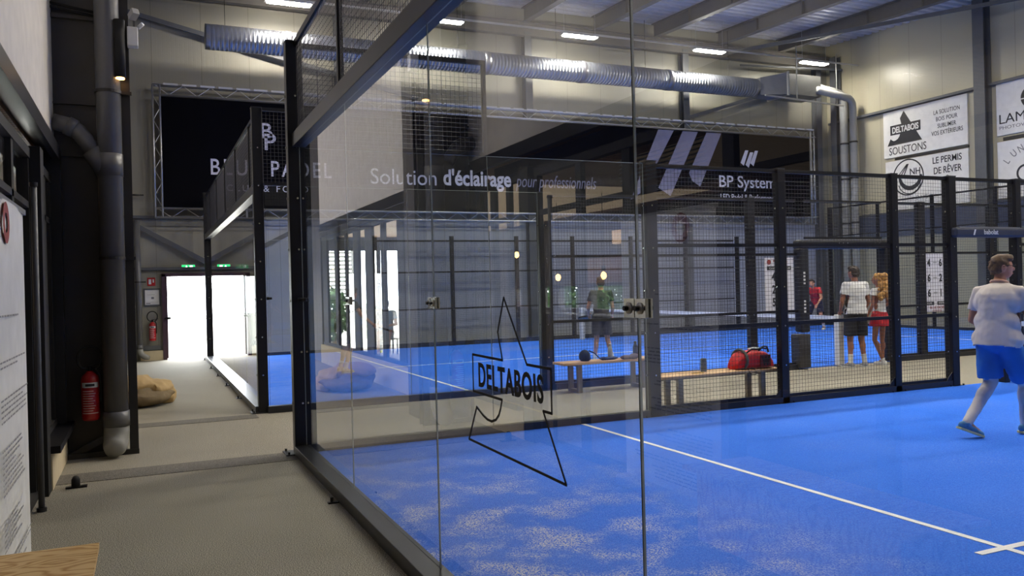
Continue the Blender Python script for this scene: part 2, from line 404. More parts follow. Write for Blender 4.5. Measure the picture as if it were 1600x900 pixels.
# columns of the far wall
def hcol(mb, x, y, w, d, z0, z1, ax='y'):
    if ax == 'y': mb.box(x-w/2, x+w/2, y-d/2, y-d/2+.015, z0, z1).box(x-w/2, x+w/2, y+d/2-.015, y+d/2, z0, z1).box(x-.008, x+.008, y-d/2+.015, y+d/2-.015, z0, z1)
    else: mb.box(x-d/2, x-d/2+.015, y-w/2, y+w/2, z0, z1).box(x+d/2-.015, x+d/2, y-w/2, y+w/2, z0, z1).box(x-d/2+.015, x+d/2-.015, y-.008, y+.008, z0, z1)
    return mb
for x in (3.43, 8.95, 14.5, 20.05): struct('wall_column', hcol(MB(), x, 13.63, .22, .24, 0, 9.0), M['steel'], 'grey steel column against the far wall')
struct('wall_column', hcol(MB(), .2, 13.66, .2, .18, 0, 3.5), M['steel'], 'short steel column between the two far doors')
for z, n in ((3.46, 'lower'), (2.2, 'door head')): struct('trim_8', bx(-2.2, 3.3 if z > 3 else .1, 13.68, 13.8, z, z+.07), M['steel'], 'horizontal sheeting rail on the far wall, '+n)
for p, q in (((-1.75, 13.66, 8.46), (5.6, 13.66, 6.84)), ((-1.75, 13.66, 3.38), (.15, 13.66, 2.3)), ((.27, 13.7, 2.2), (2.6, 13.7, 3.4)), ((14.6, 13.66, 6.85), (19.9, 13.66, 8.5))):
    struct('trim_9', MB().bar(p, q, .05, .11), M['steel'], 'diagonal steel wind brace on the far wall')
struct('trim_10', MB().bar((15.9, 13.3, 8.95), (20.6, 4.2, 8.75), .07, .1), M['steel'], 'long diagonal roof brace towards the right wall')
struct('trim_10', MB().bar((20.5, 12.9, 8.7), (16.5, 13.3, 8.62), .06), M['steel'], 'short roof brace in the far right corner')
# right wall columns, rails
for y in (7.78, 1.9, -4.1): struct('wall_column', hcol(MB(), 20.52, y, .34, .3, 0, 9.5, 'x'), M['steel'], 'wide steel column on the right wall')
struct('wall_column', hcol(MB(), 20.5, 13.2, .25, .25, 0, 9.2, 'x'), M['steel'], 'steel column in the far right corner')
for a, b in ((7.95, 13.6), (2.1, 7.6), (-3.9, 1.7)): struct('trim_8', bx(20.52, 20.7, a, b, 6.93, 7.0), M['steel'], 'sheeting rail over the white panels')
struct('trim_2', bx(20.62, 20.7, -12, 12.5, 2.9, 3.62), mat('blue_grey_band', (74, 82, 104), .5), 'blue grey band along the right wall')
struct('trim_3', bx(20.6, 20.7, -12, 12.5, 3.62, 3.68), M['steel'], 'sill above the blue grey band')
for a, b in (((-.24, .17)), (2.68, 3.02)): struct('trim_4', bx(-2.2, -.13, a, b, -.01, .004), M['band'], 'darker flush strip across the aisle floor')

# ---- left side: white wall over the glazed front of the clubhouse
def facade(y0, y1, label):
    struct('wall_left', bx(XL-.12, XL, y0, y1, 3.07, 10), M['plaster'], label)
facade(-12.5, 1.1, 'white rendered upper wall over the glazed front')
facade(1.9, 10.4, 'white rendered upper wall beyond the grey pier')
struct('wall_left', bx(XL-.12, XL, 10.4, YF, 0, 10), M['dgrey'], 'dark grey end of the left wall')
mb = bx(XL-.0, XL+.06, -12.5, .92, 2.93, 3.07).box(XL-.32, XL+.0, -12.5, .92, 3.04, 3.07).box(XL-.32, XL-.26, -12.5, .92, 2.78, 3.04); struct('trim_5', mb, M['rail'], 'grey metal fascia over the near glazing')
mb = bx(XL-.0, XL+.02, 1.9, 10.4, 2.9, 3.07).box(XL-.1, XL, 1.9, 10.4, 2.78, 3.07); struct('trim_5', mb, M['rail'], 'grey metal fascia over the far glazing')
# recess pier clad in dark grey
mb = bx(-2.26, -1.62, 1.1, 1.9, 0, 10).box(-2.26, -1.6, 1.06, 1.1, 2.99, 3.01).box(-2.26, -1.6, 1.06, 1.1, 3.51, 3.53).box(-2.26, -1.6, 1.05, 1.1, 4.36, 4.4)
struct('wall_recess', mb, M['dgrey'], 'dark grey clad pier behind the gutter pipe')
struct('wall_column', hcol(MB(), -1.545, 1.02, .08, .16, 0, 10), M['dsteel'], 'dark steel column at the edge of the pier')
struct('trim_9', MB().bar((-2.1, 1.0, .03), (-1.56, 1.0, .3), .03, .06).box(-2.15, -1.5, .93, .97, 0, .05), M['dsteel'], 'low steel foot brace beside the gutter pipe')
# conduits high on the pier
mb = MB()
for z in (4.42, 4.46): mb.tube([(-2.3, 1.03, z+.05), (-2.0, 1.03, z), (-1.75, 1.03, z-.03)], .014, 8)
tag(obj('conduit', mb, M['black_m'], smooth=True), 'pair of black cable conduits high on the grey pier', 'conduit')

# ---- clubhouse beyond the glazing
cx0, cx1, cy0, cy1 = -7.0, -2.34, -12.5, 13.8
struct('floor', bx(cx0, -2.24, cy0, cy1, -.12, 0), mat('clubhouse_floor', (120, 104, 88), .45), 'floor of the clubhouse behind the glazing')
struct('ceiling', bx(cx0, cx1, cy0, cy1, 3.0, 3.1), wood_mat('clubhouse_ceiling', (120, 84, 52), (160, 116, 74), 4), 'dark clubhouse ceiling')
mw = mat('clubhouse_wall', (96, 92, 96), .8)
mb = MB(); yb = [(4.7, 6.7), (6.95, 8.15), (8.45, 9.0), (9.35, 10.4)]; y = cy0
for a, b in yb: mb.box(cx0-.15, cx0, y, a, 0, 3.1).box(cx0-.15, cx0, a, b, 0, 1.08).box(cx0-.15, cx0, a, b, 1.56, 3.1); y = b
mb.box(cx0-.15, cx0, y, cy1, 0, 3.1)
struct('wall_left', mb, mw, 'back wall of the clubhouse with a strip of low windows')
mb = MB().box(cx0, -6.4, cy1-.1, cy1, 0, 3.1).box(-6.4, -2.3, cy1-.1, cy1, 2.65, 3.1)
for x in (-6.4, -4.45, -2.42): mb.box(x, x+.09, cy1-.1, cy1, 0, 2.65)
struct('window_1', mb, M['black_m'], 'tall dark framed windows at the end of the clubhouse')
gl = bx(-6.4, -2.4, cy1-.06, cy1-.05, .02, 2.65); struct('window_1_glass', gl, M['glassf'], 'glass of the clubhouse end windows')
# outdoors seen through clubhouse windows and the doors
struct('ground', bx(-40, 40, 13.95, 60, -.3, -.02), mat('outside_paving', (205, 200, 190), .8), 'sunlit paving outside the doors')
struct('ground', bx(-40, -7.15, -30, 13.95, -.3, -.02), mat('outside_lawn', (110, 140, 70), .9), 'lawn outside the clubhouse')
mb = MB()
for k in range(22): mb.bar((-4.2, 15.9, .9+k*.12), (-3.25, 15.9, .9+k*.12), .09, .02, up=(0, .6, .8))
for x in (-4.2, -3.7, -3.25): mb.box(x-.04, x+.04, 15.86, 15.94, -.02, 3.0)
tag(obj('louvre_screen', mb, M['white']), 'white slatted screen outside the clubhouse end windows', 'screen')
# planting
ml = mat('hedge_leaves', (70, 112, 48), .6, var=.35, scale=9)
def bush(name, label, c, r, n, seed, grp=None):
    rnd = random.Random(seed); mb = MB()
    for i in range(n):
        while 1:
            p = Vector((rnd.uniform(-1, 1), rnd.uniform(-1, 1), rnd.uniform(-1, 1)))
            if p.length < 1: break
        q = Vector((c[0]+p.x*r[0], c[1]+p.y*r[1], c[2]+p.z*r[2])); a = Vector((rnd.gauss(0, 1), rnd.gauss(0, 1), rnd.gauss(0, 1))).normalized(); b = a.orthogonal().normalized(); s = rnd.uniform(.07, .14)
        mb.add([q-a*s, q+b*s*.5, q+a*s, q-b*s*.5], [(0, 1, 2, 3)])
    t = thing(name, label, 'shrub', (c[0], c[1], 0), grp); obj('foliage', mb, ml, t)
    obj('stem', MB().tube([(c[0], c[1], -.02), (c[0]+.04, c[1], c[2])], [.06, .04], 8), mat('bark', (90, 72, 54), .9), t, smooth=True)
bush('garden_shrub', 'green shrub standing before the white slatted screen outside the clubhouse', (-3.45, 15.1, .9), (.4, .35, .75), 500, 1)
bush('garden_shrub', 'taller green shrub at the end of the clubhouse end windows', (-6.1, 15.6, .9), (.45, .4, .8), 600, 2)
bush('garden_shrub', 'small green shrub in the open between the slatted screen and the taller shrub', (-5.1, 17.6, .6), (.45, .5, .6), 500, 3)
for i, (y, n) in enumerate(((6.2, 'first'), (8.6, 'second'), (11.0, 'third'), (13.4, 'fourth'), (15.8, 'fifth'))):
    bush('garden_shrub', 'green hedge shrub outside the low clubhouse windows, %s from the street end' % n, (-9.4, y, .95), (.6, 1.15, 1.1), 1300, 10+i, 'hedge outside the clubhouse')

# ---- glazing in the left wall
def glazing(y0, y1, zs, mull, name, lab, trans=(2.3,), dep=.05):
    t = thing(name, lab, 'window', (XL, y0, 0)); t['kind'] = 'structure'; del t['category']
    mb = MB(); w = .07
    mb.box(XL-.1, XL-.02, y0, y1, zs, zs+.06).box(XL-.1, XL-.02, y0, y1, 2.7, 2.78)
    for z in trans: mb.box(XL-.08, XL-.03, y0, y1, z, z+.05)
    obj('window_frame', mb, M['black_m'], t)
    mb = MB()
    for y, ww in mull: mb.box(XL-.08, XL-.08+dep, y, y+ww, zs, 2.78)
    objs('window_mullion', mb, M['black_m'], t)
    obj('window_pane', bx(XL-.06, XL-.05, y0, y1, zs, 2.75), M['glassf'], t)
    return t
glazing(-12.5, -.66, .0, [(-12.5+k*1.25, .12) for k in range(8)]+[(-2.45, .12), (-1.62, .1), (-.72, .08)], 'window_2', 'near glazed front of the clubhouse in dark frames')
struct('window_3', MB().box(XL-.12, XL+.05, -.66, -.44, 0, 2.8), M['black_m'], 'wide dark door post beside the low beige wall')
glazing(-.44, .95, .36, [(-.02, .09), (.4, .12), (.84, .14)], 'window_4', 'dark framed window over the low beige wall')
struct('wall_low', bx(XL-.1, XL+.06, -.44, 1.06, 0, .3), M['beige'], 'low beige wall under the dark window')
struct('trim_6', bx(XL-.1, XL+.12, -.42, 1.08, .3, .36), M['black'], 'black sill on the low beige wall')
mul2 = [(1.92, .3), (2.9, .14), (4.0, .38), (5.15, .22), (5.95, .5), (6.95, .42), (7.95, .16), (8.8, .26), (9.85, .5)]
glazing(1.9, 10.4, .4, mul2, 'window_5', 'far glazed front of the clubhouse beyond the grey pier', trans=())
struct('wall_low', bx(XL-.1, XL+.04, 1.9, 10.4, 0, .4), M['beige'], 'low beige wall under the far glazing')
struct('trim_11', bx(-2.34, -2.14, .95, 1.06, 0, 3.04), M['rail'], 'grey jamb post between the dark window and the pier')
struct('wall_recess', bx(-2.4, -2.26, 1.0, 1.95, 0, 3.1), M['dgrey'], 'dark wall return behind the pier')
# vent louvres behind the near glazing top
mb = MB()
for k in range(7): mb.bar((-2.42, -3.2, 2.45+k*.035), (-2.42, -2.0, 2.45+k*.035), .03, .006, up=(.5, 0, .8))
tag(obj('air_vent', mb, M['alu']), 'slatted air vent behind the top of the near glazing', 'vent')
# pull pole
t = thing('door_pole', 'tall slim grey pole standing before the dark glass door', 'pole', (-2.15, -1.15, 0))
obj('pole', MB().cyl((-2.15, -1.15, 0), (-2.15, -1.15, 2.42), .022), M['steel'], t, smooth=True)
obj('cap', MB().cyl((-2.15, -1.15, 2.42), (-2.15, -1.15, 2.45), .028), M['rail'], t); obj('foot', MB().cyl((-2.15, -1.15, 0), (-2.15, -1.15, .03), .035), M['rail'], t)

# clubhouse furniture and lamps (seen in the reflections)
ps = [(-5, 4.26, 1.72), (-5, 2.74, 1.72), (-5, 5.94, 2.18), (-5, 4.9, 2.40), (-3.9, 9.6, 2.45), (-4.6, 12.2, 2.45), (-3.4, 7.0, 2.5), (-5.6, 11.0, 2.4)]
nm = ['low over the bar counter', 'low over the bar counter beside the grey pier', 'at mid height in the middle of the bar', 'high in the middle of the bar', 'over the seats by the far glazing', 'by the end windows', 'close to the far glazing', 'over the back tables']
for (x, y, z), n in zip(ps, nm):
    t = thing('pendant_lamp', 'warm glowing bulb pendant in the clubhouse '+n, 'lamp', (x, y, 3.0), 'clubhouse pendants')
    obj('cord', MB().cyl((x, y, z+.12), (x, y, 3.0), .006, 6), M['black_m'], t)
    obj('bulb', MB().ell((x, y, z), (.045, .045, .06), None, 12, 8), M['warm'], t, smooth=True)
    obj('socket', MB().cyl((x, y, z+.08), (x, y, z+.15), .03, 10), M['black_m'], t)
for (x0, x1, y0, y1, p) in ((-6.5, -3.0, 2, 13, 90), (-6.5, -3.5, -8, 0, 10)):
    l = bpy.data.lights.new('clubhouse_ceiling_light', 'AREA'); l.shape = 'RECTANGLE'; l.size = x1-x0; l.size_y = y1-y0; l.energy = p; l.color = (1, .78, .52)
    o = bpy.data.objects.new('clubhouse_ceiling_light', l); C.objects.link(o); o.location = ((x0+x1)/2, (y0+y1)/2, 2.98)
t = thing('bar_counter', 'wood topped bar counter inside the clubhouse', 'counter', (-6.2, 6, 0))
obj('counter_front', bx(-6.4, -5.9, 3.2, 8.0, 0, .98), mat('counter_panel', (70, 62, 60), .6), t); obj('counter_top', bx(-6.45, -5.85, 3.1, 8.1, .98, 1.03), M['dsteel'], t)
t = thing('wall_panel_board', 'peach coloured menu panel on the back wall over the low windows of the clubhouse', 'panel', (-6.99, 6, 1.9)); t.name = 'menu_board'; ORG[t.name] = Vector((-6.99, 6, 1.9))
obj('board', bx(-6.995, -6.96, 4.9, 7.1, 1.62, 2.12), mat('peach_panel', (214, 160, 136), .7), t)
t = thing('wall_sconce', 'pale square lit lamp on the back wall of the clubhouse', 'lamp', (-6.97, 5.4, 2.5))
obj('shade', bx(-6.995, -6.88, 5.2, 5.6, 2.36, 2.62), emis('sconce_glow', (255, 214, 170), 2.0), t)
for k, (x, y) in enumerate(((-4.9, 9.2), (-3.4, 5.0))):
    t = thing('cafe_table', 'small dark cafe table in the clubhouse '+('near the end windows', 'beside the far glazing')[k], 'table', (x, y, 0), 'cafe tables')
    obj('table_top', MB().cyl((x, y, .72), (x, y, .75), .35, 24), M['oak'], t); obj('pedestal', MB().cyl((x, y, .02), (x, y, .72), .03), M['black'], t, smooth=True); obj('base', MB().cyl((x, y, 0), (x, y, .02), .22, 20), M['black'], t)

# ================================================================== far doors, signs, fittings
def far_door(n, x0, x1, h, lab, leaf):
    t = thing('door_%d' % n, lab, 'door', (x0, YF, 0)); del t['category']; t['kind'] = 'structure'
    m = mat('plum_frame', (70, 46, 60), .5)
    obj('door_frame', bx(x0-.09, x0, YF-.12, YF+.15, 0, h+.06).box(x1, x1+.07, YF-.12, YF+.15, 0, h+.06).box(x0-.09, x1+.07, YF-.12, YF+.15, h, h+.08), m, t)
    if leaf:
        obj('door_leaf', bx(x0-.005, x0+.04, YF+.15, YF+1.05, .02, h), m, t)
        obj('door_handle', MB().cyl((x0-.02, YF-.2, 1.02), (x0+.1, YF-.2, 1.02), .03).cyl((x0-.03, YF-.2, 1.02), (x0-.03, YF-.1, 1.02), .02), M['black'], t, smooth=True)
far_door(1, D1[0], D1[1], 2.04, 'open exit door with daylight, left of the short column', True)
far_door(2, D2[0], D2[1], 2.02, 'open exit door with daylight, right of the short column', False)
def exit_sign(x, z, lab):
    t = thing('exit_sign', lab, 'sign', (x, YF-.06, z), 'exit signs')
    obj('housing', bx(x-.16, x+.16, YF-.07, YF, z-.06, z+.06), M['white'], t)
    obj('sign_face', bx(x-.15, x+.15, YF-.078, YF-.07, z-.05, z+.05), M['exit'], t)
    mb = bx(x+.03, x+.1, YF-.082, YF-.078, z-.035, z+.035)                      # door
    mb.ell((x-.045, YF-.082, z+.027), (.011, .004, .011), None, 8, 6)             # running figure
    mb.bar((x-.04, YF-.081, z+.015), (x-.05, YF-.081, z-.012), .014, .004, (0, 1, 0)).bar((x-.05, YF-.081, z-.012), (x-.025, YF-.081, z-.035), .01, .004, (0, 1, 0))
    mb.bar((x-.05, YF-.081, z-.012), (x-.085, YF-.081, z-.03), .01, .004, (0, 1, 0)).bar((x-.04, YF-.081, z+.01), (x-.015, YF-.081, z-.002), .008, .004, (0, 1, 0)).bar((x-.04, YF-.081, z+.01), (x-.07, YF-.081, z+.0), .008, .004, (0, 1, 0))
    objs('pictogram', mb, M['exitw'], t)
exit_sign(-.42, 2.27, 'green lit exit sign over the left far door'); exit_sign(.85, 2.27, 'green lit exit sign over the right far door')
def extinguisher(x, y, z0, s, lab, hose_r):
    """z0 is the bottom of the cylinder; hung against a wall at +Y"""
    t = thing('fire_extinguisher', lab, 'fire extinguisher', (x, y, z0), 'fire extinguishers')
    r = .082*s; h = .47*s
    obj('cylinder', MB().lathe([(r*.55, 0), (r*.93, .012*s), (r, .04*s), (r, h-.07*s), (r*.9, h-.03*s), (r*.5, h), (r*.3, h+.02*s)], (x, y, z0), 28), M['red'], t, smooth=True)
    z = z0+h+.02*s
    obj('valve', MB().cyl((x, y, z-.01), (x, y, z+.05*s), .022*s).bar((x-.02, y, z+.045*s), (x+.15*s, y-.01, z+.075*s), .022*s, .012*s).bar((x-.01, y, z+.02*s), (x+.11*s, y-.01, z+.03*s), .02*s, .01*s), M['black'], t)
    pts = [(x-.02*s, y-.02, z+.02*s)]
    for k in range(19):
        a = math.radians(235-k*(295/18)); pts.append((x+hose_r*math.cos(a), y-.03, z+.02*s+hose_r*.95+hose_r*1.1*math.sin(a)))
    pts += [(x+r*1.12, y-.02, z-.05*s), (x+r*1.15, y-.02, z-.2*s), (x+r*1.1, y-.02, z-.3*s)]
    obj('hose', MB().tube(pts, .013*s, 10), M['black_m'], t, smooth=True)
    # printed label wrapped round the front of the cylinder
    def wrap(z1, z2, a1, a2, rr):
        vs = []; n = 10
        for zz in (z1, z2):
            for k in range(n+1): a = a1+(a2-a1)*k/n; vs.append((x+rr*math.sin(a), y-rr*math.cos(a), zz))
        return MB().add(vs, [(k, k+1, n+2+k, n+1+k) for k in range(n)])
    q = obj('label', wrap(z0+.33*s, z0+.38*s, -1.0, 1.0, r+.0015), M['white'], t)
    mb = MB()
    for k in range(9):
        w = wrap(z0+(.10+k*.024)*s, z0+(.108+k*.024)*s, -.9, .3+.08*((k*7) % 5), r+.0015); mb.add(w.v, w.f)
    mb2 = wrap(z0+.075*s, z0+.085*s, -1, 1, r+.0015); mb.add(mb2.v, mb2.f)
    obj('printed_text', mb, mat('pale_print', (222, 190, 186), .6), t)
    obj('label_bar', wrap(z0+.343*s, z0+.368*s, -.5, .5, r+.003), M['ink'], t)
    obj('bracket', bx(x-.02, x+.02, y+r-.01, (1.098 if y < 5 else 13.798), z0+.3*s, z0+.34*s), M['black'], t)
    return t
extinguisher(-1.925, .93, .37, 1.0, 'red fire extinguisher hanging on the dark grey pier left of the gutter pipe', .108)
extinguisher(-1.27, 13.68, .48, .95, 'small looking red fire extinguisher on the far wall beside the left exit door', .115)
t = thing('fire_sign', 'small red extinguisher sign on the far wall over the framed notice', 'sign', (-1.27, 13.79, 1.93))
obj('sign_plate', bx(-1.36, -1.18, 13.785, 13.8, 1.82, 2.02), M['red'], t); objs('pictogram', bx(-1.33, -1.27, 13.78, 13.785, 1.86, 1.98).box(-1.24, -1.21, 13.78, 13.785, 1.9, 1.98), M['white'], t)
t = thing('framed_notice', 'grey framed paper notice on the far wall over the extinguisher', 'notice', (-1.27, 13.78, 1.5))
obj('frame', bx(-1.45, -1.07, 13.77, 13.8, 1.32, 1.36).box(-1.45, -1.07, 13.77, 13.8, 1.72, 1.76).box(-1.45, -1.42, 13.77, 13.8, 1.36, 1.72).box(-1.1, -1.07, 13.77, 13.8, 1.36, 1.72), M['steel'], t)
obj('paper', bx(-1.42, -1.1, 13.785, 13.8, 1.36, 1.72), M['paper'], t)
obj('print', bx(-1.4, -1.3, 13.782, 13.785, 1.38, 1.4).box(-1.4, -1.12, 13.782, 13.785, 1.42, 1.425).box(-1.37, -1.2, 13.782, 13.785, 1.6, 1.605).box(-1.28, -1.22, 13.782, 13.785, 1.5, 1.55), M['inkgrey'], t)
for a, b in ((-1.55, -1.04), (.1, .36)): struct('baseboard_far', bx(a, b, 13.7, 13.8, 0, .24), M['beige'], 'beige concrete plinth at the foot of the far wall')
struct('trim_8', bx(-1.55, -1.1, 13.7, 13.8, .26, .36), M['steel'], 'low grey box rail above the plinth')

def gutter_pipe(x, y, r, z1, lab, branch=False, elb=(-.0, -.22)):
    t = thing('gutter_pipe', lab, 'pipe', (x, y, 0))
    obj('pipe', MB().cyl((x, y, .3), (x, y, z1), r, 28), M['pipe'], t, smooth=True)
    mb = MB()
    pts = [(x, y, .34), (x, y, .24), (x+elb[0]*.25, y+elb[1]*.25, .15), (x+elb[0]*.6, y+elb[1]*.6, .105), (x+elb[0], y+elb[1], .085)]
    obj('elbow', mb.tube(pts, [r*1.05, r*1.05, r*1.0, r*.95, r*.7], 24), mat('pale_pvc', (150, 150, 146), .3), t, smooth=True)
    objs('coupling', MB().cyl((x, y, .3), (x, y, .45), r*1.1, 28).cyl((x, y, 2.78), (x, y, 3.0), r*1.08, 28) if branch else MB().cyl((x, y, .3), (x, y, .4), r*1.1, 20), M['pipe'], t, smooth=True)
    mb = MB()
    for z in ((1.95, 3.6, 6) if branch else (1.9, 4)): mb.cyl((x, y, z), (x, y, z+.03), r*1.1, 24).box(x+r*.8, x+r+.1, y-.02, y+.02, z, z+.03)
    objs('clamp', mb, M['dsteel'], t)
    if branch:
        obj('branch_pipe', MB().tube([(x-.49, y+.02, 3.30), (x-.36, y+.02, 3.27), (x-.28, y+.02, 3.22), (x-.21, y+.01, 3.13), (x-.02, y, 2.82)], [.08]*5, 22), M['pipe'], t, smooth=True)
        obj('branch_collar', MB().tube([(x-.15, y+.01, 3.03), (x-.01, y, 2.80)], [.1, .1], 22).tube([(x-.37, y+.02, 3.272), (x-.30, y+.02, 3.236)], .093, 22), M['pipe'], t, smooth=True)
gutter_pipe(-1.70, .9, .112, 8.7, 'thick grey vertical gutter pipe with a curved foot beside the near extinguisher', True, (-.03, -.16))
gutter_pipe(-1.56, 13.6, .07, 3.4, 'slim grey gutter pipe on the far wall left of the exit door', False, (.2, -.08))
# wall lamp, alarm box
t = thing('wall_lamp', 'black tube wall lamp glowing below, fixed high beside the gutter pipe', 'lamp', (-1.585, .83, 4.03))
obj('tube', MB().cyl((-1.585, .82, 3.75), (-1.585, .82, 4.32), .052, 24), M['black_m'], t, smooth=True)
obj('diffuser', MB().cyl((-1.585, .82, 3.735), (-1.585, .82, 3.75), .04, 20), emis('lamp_glow', (255, 190, 110), 9), t)
obj('bracket', bx(-1.6, -1.57, .86, .96, 3.95, 4.1), M['black_m'], t)
t = thing('alarm_box', 'small pale security box with tilted spotlight high on the dark column', 'alarm', (-1.45, .9, 4.2))
obj('housing', bx(-1.515, -1.415, .82, .94, 4.08, 4.27), M['white'], t, bevel=.008)
obj('spot_head', MB().bar((-1.47, .84, 4.36), (-1.43, .76, 4.41), .07, .07), mat('pale_housing', (170, 170, 168), .4), t, bevel=.006)
objs('spot_arm', MB().bar((-1.45, .9, 4.26), (-1.45, .85, 4.36), .02), M['steel'], t)
objs('side_spot', MB().cyl((-1.41, .88, 4.28), (-1.37, .84, 4.31), .02, 12), M['white'], t, smooth=True)
obj('back_plate', bx(-1.52, -1.49, .9, 1.02, 4.1, 4.25), M['steel'], t)

# LED fixtures
def led(x, y, z, lab, grp, n=4):
    t = thing('led_light', lab, 'ceiling light', (x, y, z), grp)
    obj('housing', bx(x-.56, x+.56, y-.115, y+.115, z+.02, z+.06), M['alu'], t)
    mb = MB()
    for k in range(n): xx = x-.52+k*1.04/n; mb.box(xx+.01, xx+1.04/n-.01, y-.11, y+.11, z-.005, z+.02)
    obj('diffuser', mb, M['led'], t)
    objs('hanger', MB().cyl((x-.5, y, z+.06), (x-.5, y, roof_z(y)), .006, 6).cyl((x+.5, y, z+.06), (x+.5, y, roof_z(y)), .006, 6), M['alu'], t)
pos = ['leftmost', 'second from the left', 'third from the left', 'fourth from the left', 'rightmost']
for i, x in enumerate((1.95, 5.93, 10.0, 14.5, 18.68)):
    led(x, 12.3, 8.60, 'white LED strip light above the duct, %s' % pos[i], 'LED strips above the duct')
for r, (y, xs_) in enumerate(((5.6, (3.6, 7.4, 11.2, 14.6)), (1.55, (2.8, 6.2, 9.6, 13.0, 16.8)), (-5.0, (6.8, 10.6, 14.4, 18.0)))):  # out of view; the row over the gap is added to brighten its floor
    for i, x in enumerate(xs_):
        led(x, y, 8.25-.06*(6-y), 'white LED strip light over the %s, %s from the aisle' % (('far court', 'gap between the courts, added out of view', 'near court')[r], ('first', 'second', 'third', 'fourth', 'fifth')[i]), 'LED strips over the courts')
tag(obj('lighting_track', bx(-2, 20.6, 12.27, 12.33, 8.69, 8.73), M['alu']), 'thin aluminium track carrying the LED strips above the duct', 'track')

# spiral duct
t = thing('ventilation_duct', 'long shiny spiral ventilation duct under the roof along the far wall', 'duct', (0, 12.8, 7.78))
prof = [(.02, 0), (.30, 0)]; x = .02
while x < 16.5:
    prof += [(.302, x), (.302, x+.06), (.3055, x+.08), (.302, x+.1)]; x += .1
prof += [(.30, 16.6), (.02, 16.6)]
obj('duct_body', MB().lathe([(r, x) for r, x in prof], (.04, 12.8, 7.76), 40, 'X'), M['duct'], t, smooth=True)
mb = MB()
for x in (1.9, 4.6, 7.2, 10.2, 13.2): mb.cyl((x, 12.8, 7.76), (x+.16, 12.8, 7.76), .316, 40)
objs('joint_band', mb, mat('band_steel', (150, 150, 158), .35, .8), t, smooth=True)
mb = MB()
for x in (.5, 3.4, 6.5, 9.5, 12.5, 15.6): mb.cyl((x, 12.8, 8.07), (x, 12.8, 9.5), .008, 6)
objs('hanger', mb, M['black_m'], t)
t = thing('duct_adapter', 'boxy sheet metal adapter at the right end of the spiral duct', 'duct', (17.2, 12.8, 7.8))
v = [(16.66, 12.55, 7.5), (16.66, 13.05, 7.5), (16.66, 13.05, 8.05), (16.66, 12.55, 8.05), (17.6, 12.35, 7.55), (17.6, 13.25, 7.55), (17.6, 13.25, 8.25), (17.6, 12.35, 8.25)]
obj('transition', MB().add(v, [(0, 1, 2, 3), (7, 6, 5, 4), (0, 4, 5, 1), (1, 5, 6, 2), (2, 6, 7, 3), (3, 7, 4, 0)]), mat('adapter_sheet', (130, 132, 138), .5, .5), t)
obj('plenum', bx(17.6, 19.0, 12.35, 13.25, 7.55, 8.22), mat('grey_sheet', (120, 120, 118), .4, .6), t); obj('flange', bx(17.57, 17.63, 12.3, 13.3, 7.5, 8.28), M['alu'], t)
for k, (yy, r, lab) in enumerate(((12.3, .12, 'front one of two pale insulated air pipes bending down in the far right corner'), (12.72, .13, 'rear one of two pale insulated air pipes bending down in the far right corner'))):
    t = thing('air_pipe', lab, 'pipe', (20.2, yy, 3)); xx = 20.33+k*.02
    pts = [(18.8, yy, 7.75+k*.25), (xx-.3, yy, 7.6+k*.25)] + [(xx-.3+.3*math.sin(a), yy, 7.3+k*.25+.3*math.cos(a)) for a in (.4, .8, 1.2)] + [(xx, yy, 7.2), (xx, yy, 2.5), (xx, yy, .0)]
    obj('pipe', MB().tube(pts, r, 20), mat('pale_insulation', (150, 150, 148), .6), t, smooth=True)
    mb = MB()
    for z in (6.1, 4.9, 3.4): mb.cyl((xx, yy, z), (xx, yy, z+.06), r+.015, 20)
    objs('clamp', mb, M['dsteel'], t)
tag(obj('duct_support', MB().bar((16.6, 12.27, 7.42), (19.9, 12.27, 7.3), .05).bar((17.9, 12.27, 9.1), (17.9, 12.27, 7.38), .03).bar((19.6, 12.27, 9.0), (19.6, 12.27, 7.32), .02), M['alu']), 'thin metal support rods under the duct adapter', 'support')
# ================================================================== banner truss on the far wall
YB = 13.45
t = thing('banner_truss', 'long white lattice truss framing the black banners on the far wall', 'truss', (-1.1, YB, 3.5))
mb = MB()
for z in (6.42, 6.66, 3.46, 3.68):
    for yy in (YB-.11, YB+.03): mb.cyl((-1.14, yy, z), (19.6, yy, z), .022, 8)
for x in (-1.14, -.98, 19.45, 19.6):
    for yy in (YB-.11, YB+.03): mb.cyl((x, yy, 3.46), (x, yy, 6.66), .022, 8)
obj('chord', mb, M['alu'], t, smooth=True)
mb = MB(); x = -1.1; k = 0
while x < 19.4:
    for z0, z1 in ((6.42, 6.66), (3.46, 3.68)):
        a, b = (z0, z1) if k % 2 else (z1, z0); mb.cyl((x, YB-.11, a), (x+.32, YB-.11, b), .009, 5)
    x += .32; k += 1
z = 3.7; k = 0
while z < 6.3:
    for x0, x1 in ((-1.14, -.98), (19.45, 19.6)):
        a, b = (x0, x1) if k % 2 else (x1, x0); mb.cyl((a, YB-.11, z), (b, YB-.11, z+.3), .009, 5)
    z += .3; k += 1
obj('lattice', mb, M['alu'], t)
mb = MB(); x = -.9
while x < 19.4: mb.box(x, x+.33, YB-.14, YB-.11, 6.655, 6.70); x += .42
obj('lashing', mb, mat('white_lashing', (205, 205, 205), .6), t)
def banner(x0, x1, lab):
    t = thing('banner', lab, 'banner', (x0, YB, 3.72)); obj('banner_cloth', bx(x0, x1, YB-.045, YB-.03, 3.72, 6.39), M['banner'], t); return t
yb = YB-.048
b1 = banner(-.97, 3.55, 'black banner reading BLUE PADEL CLUB & FOOD over the far doors')
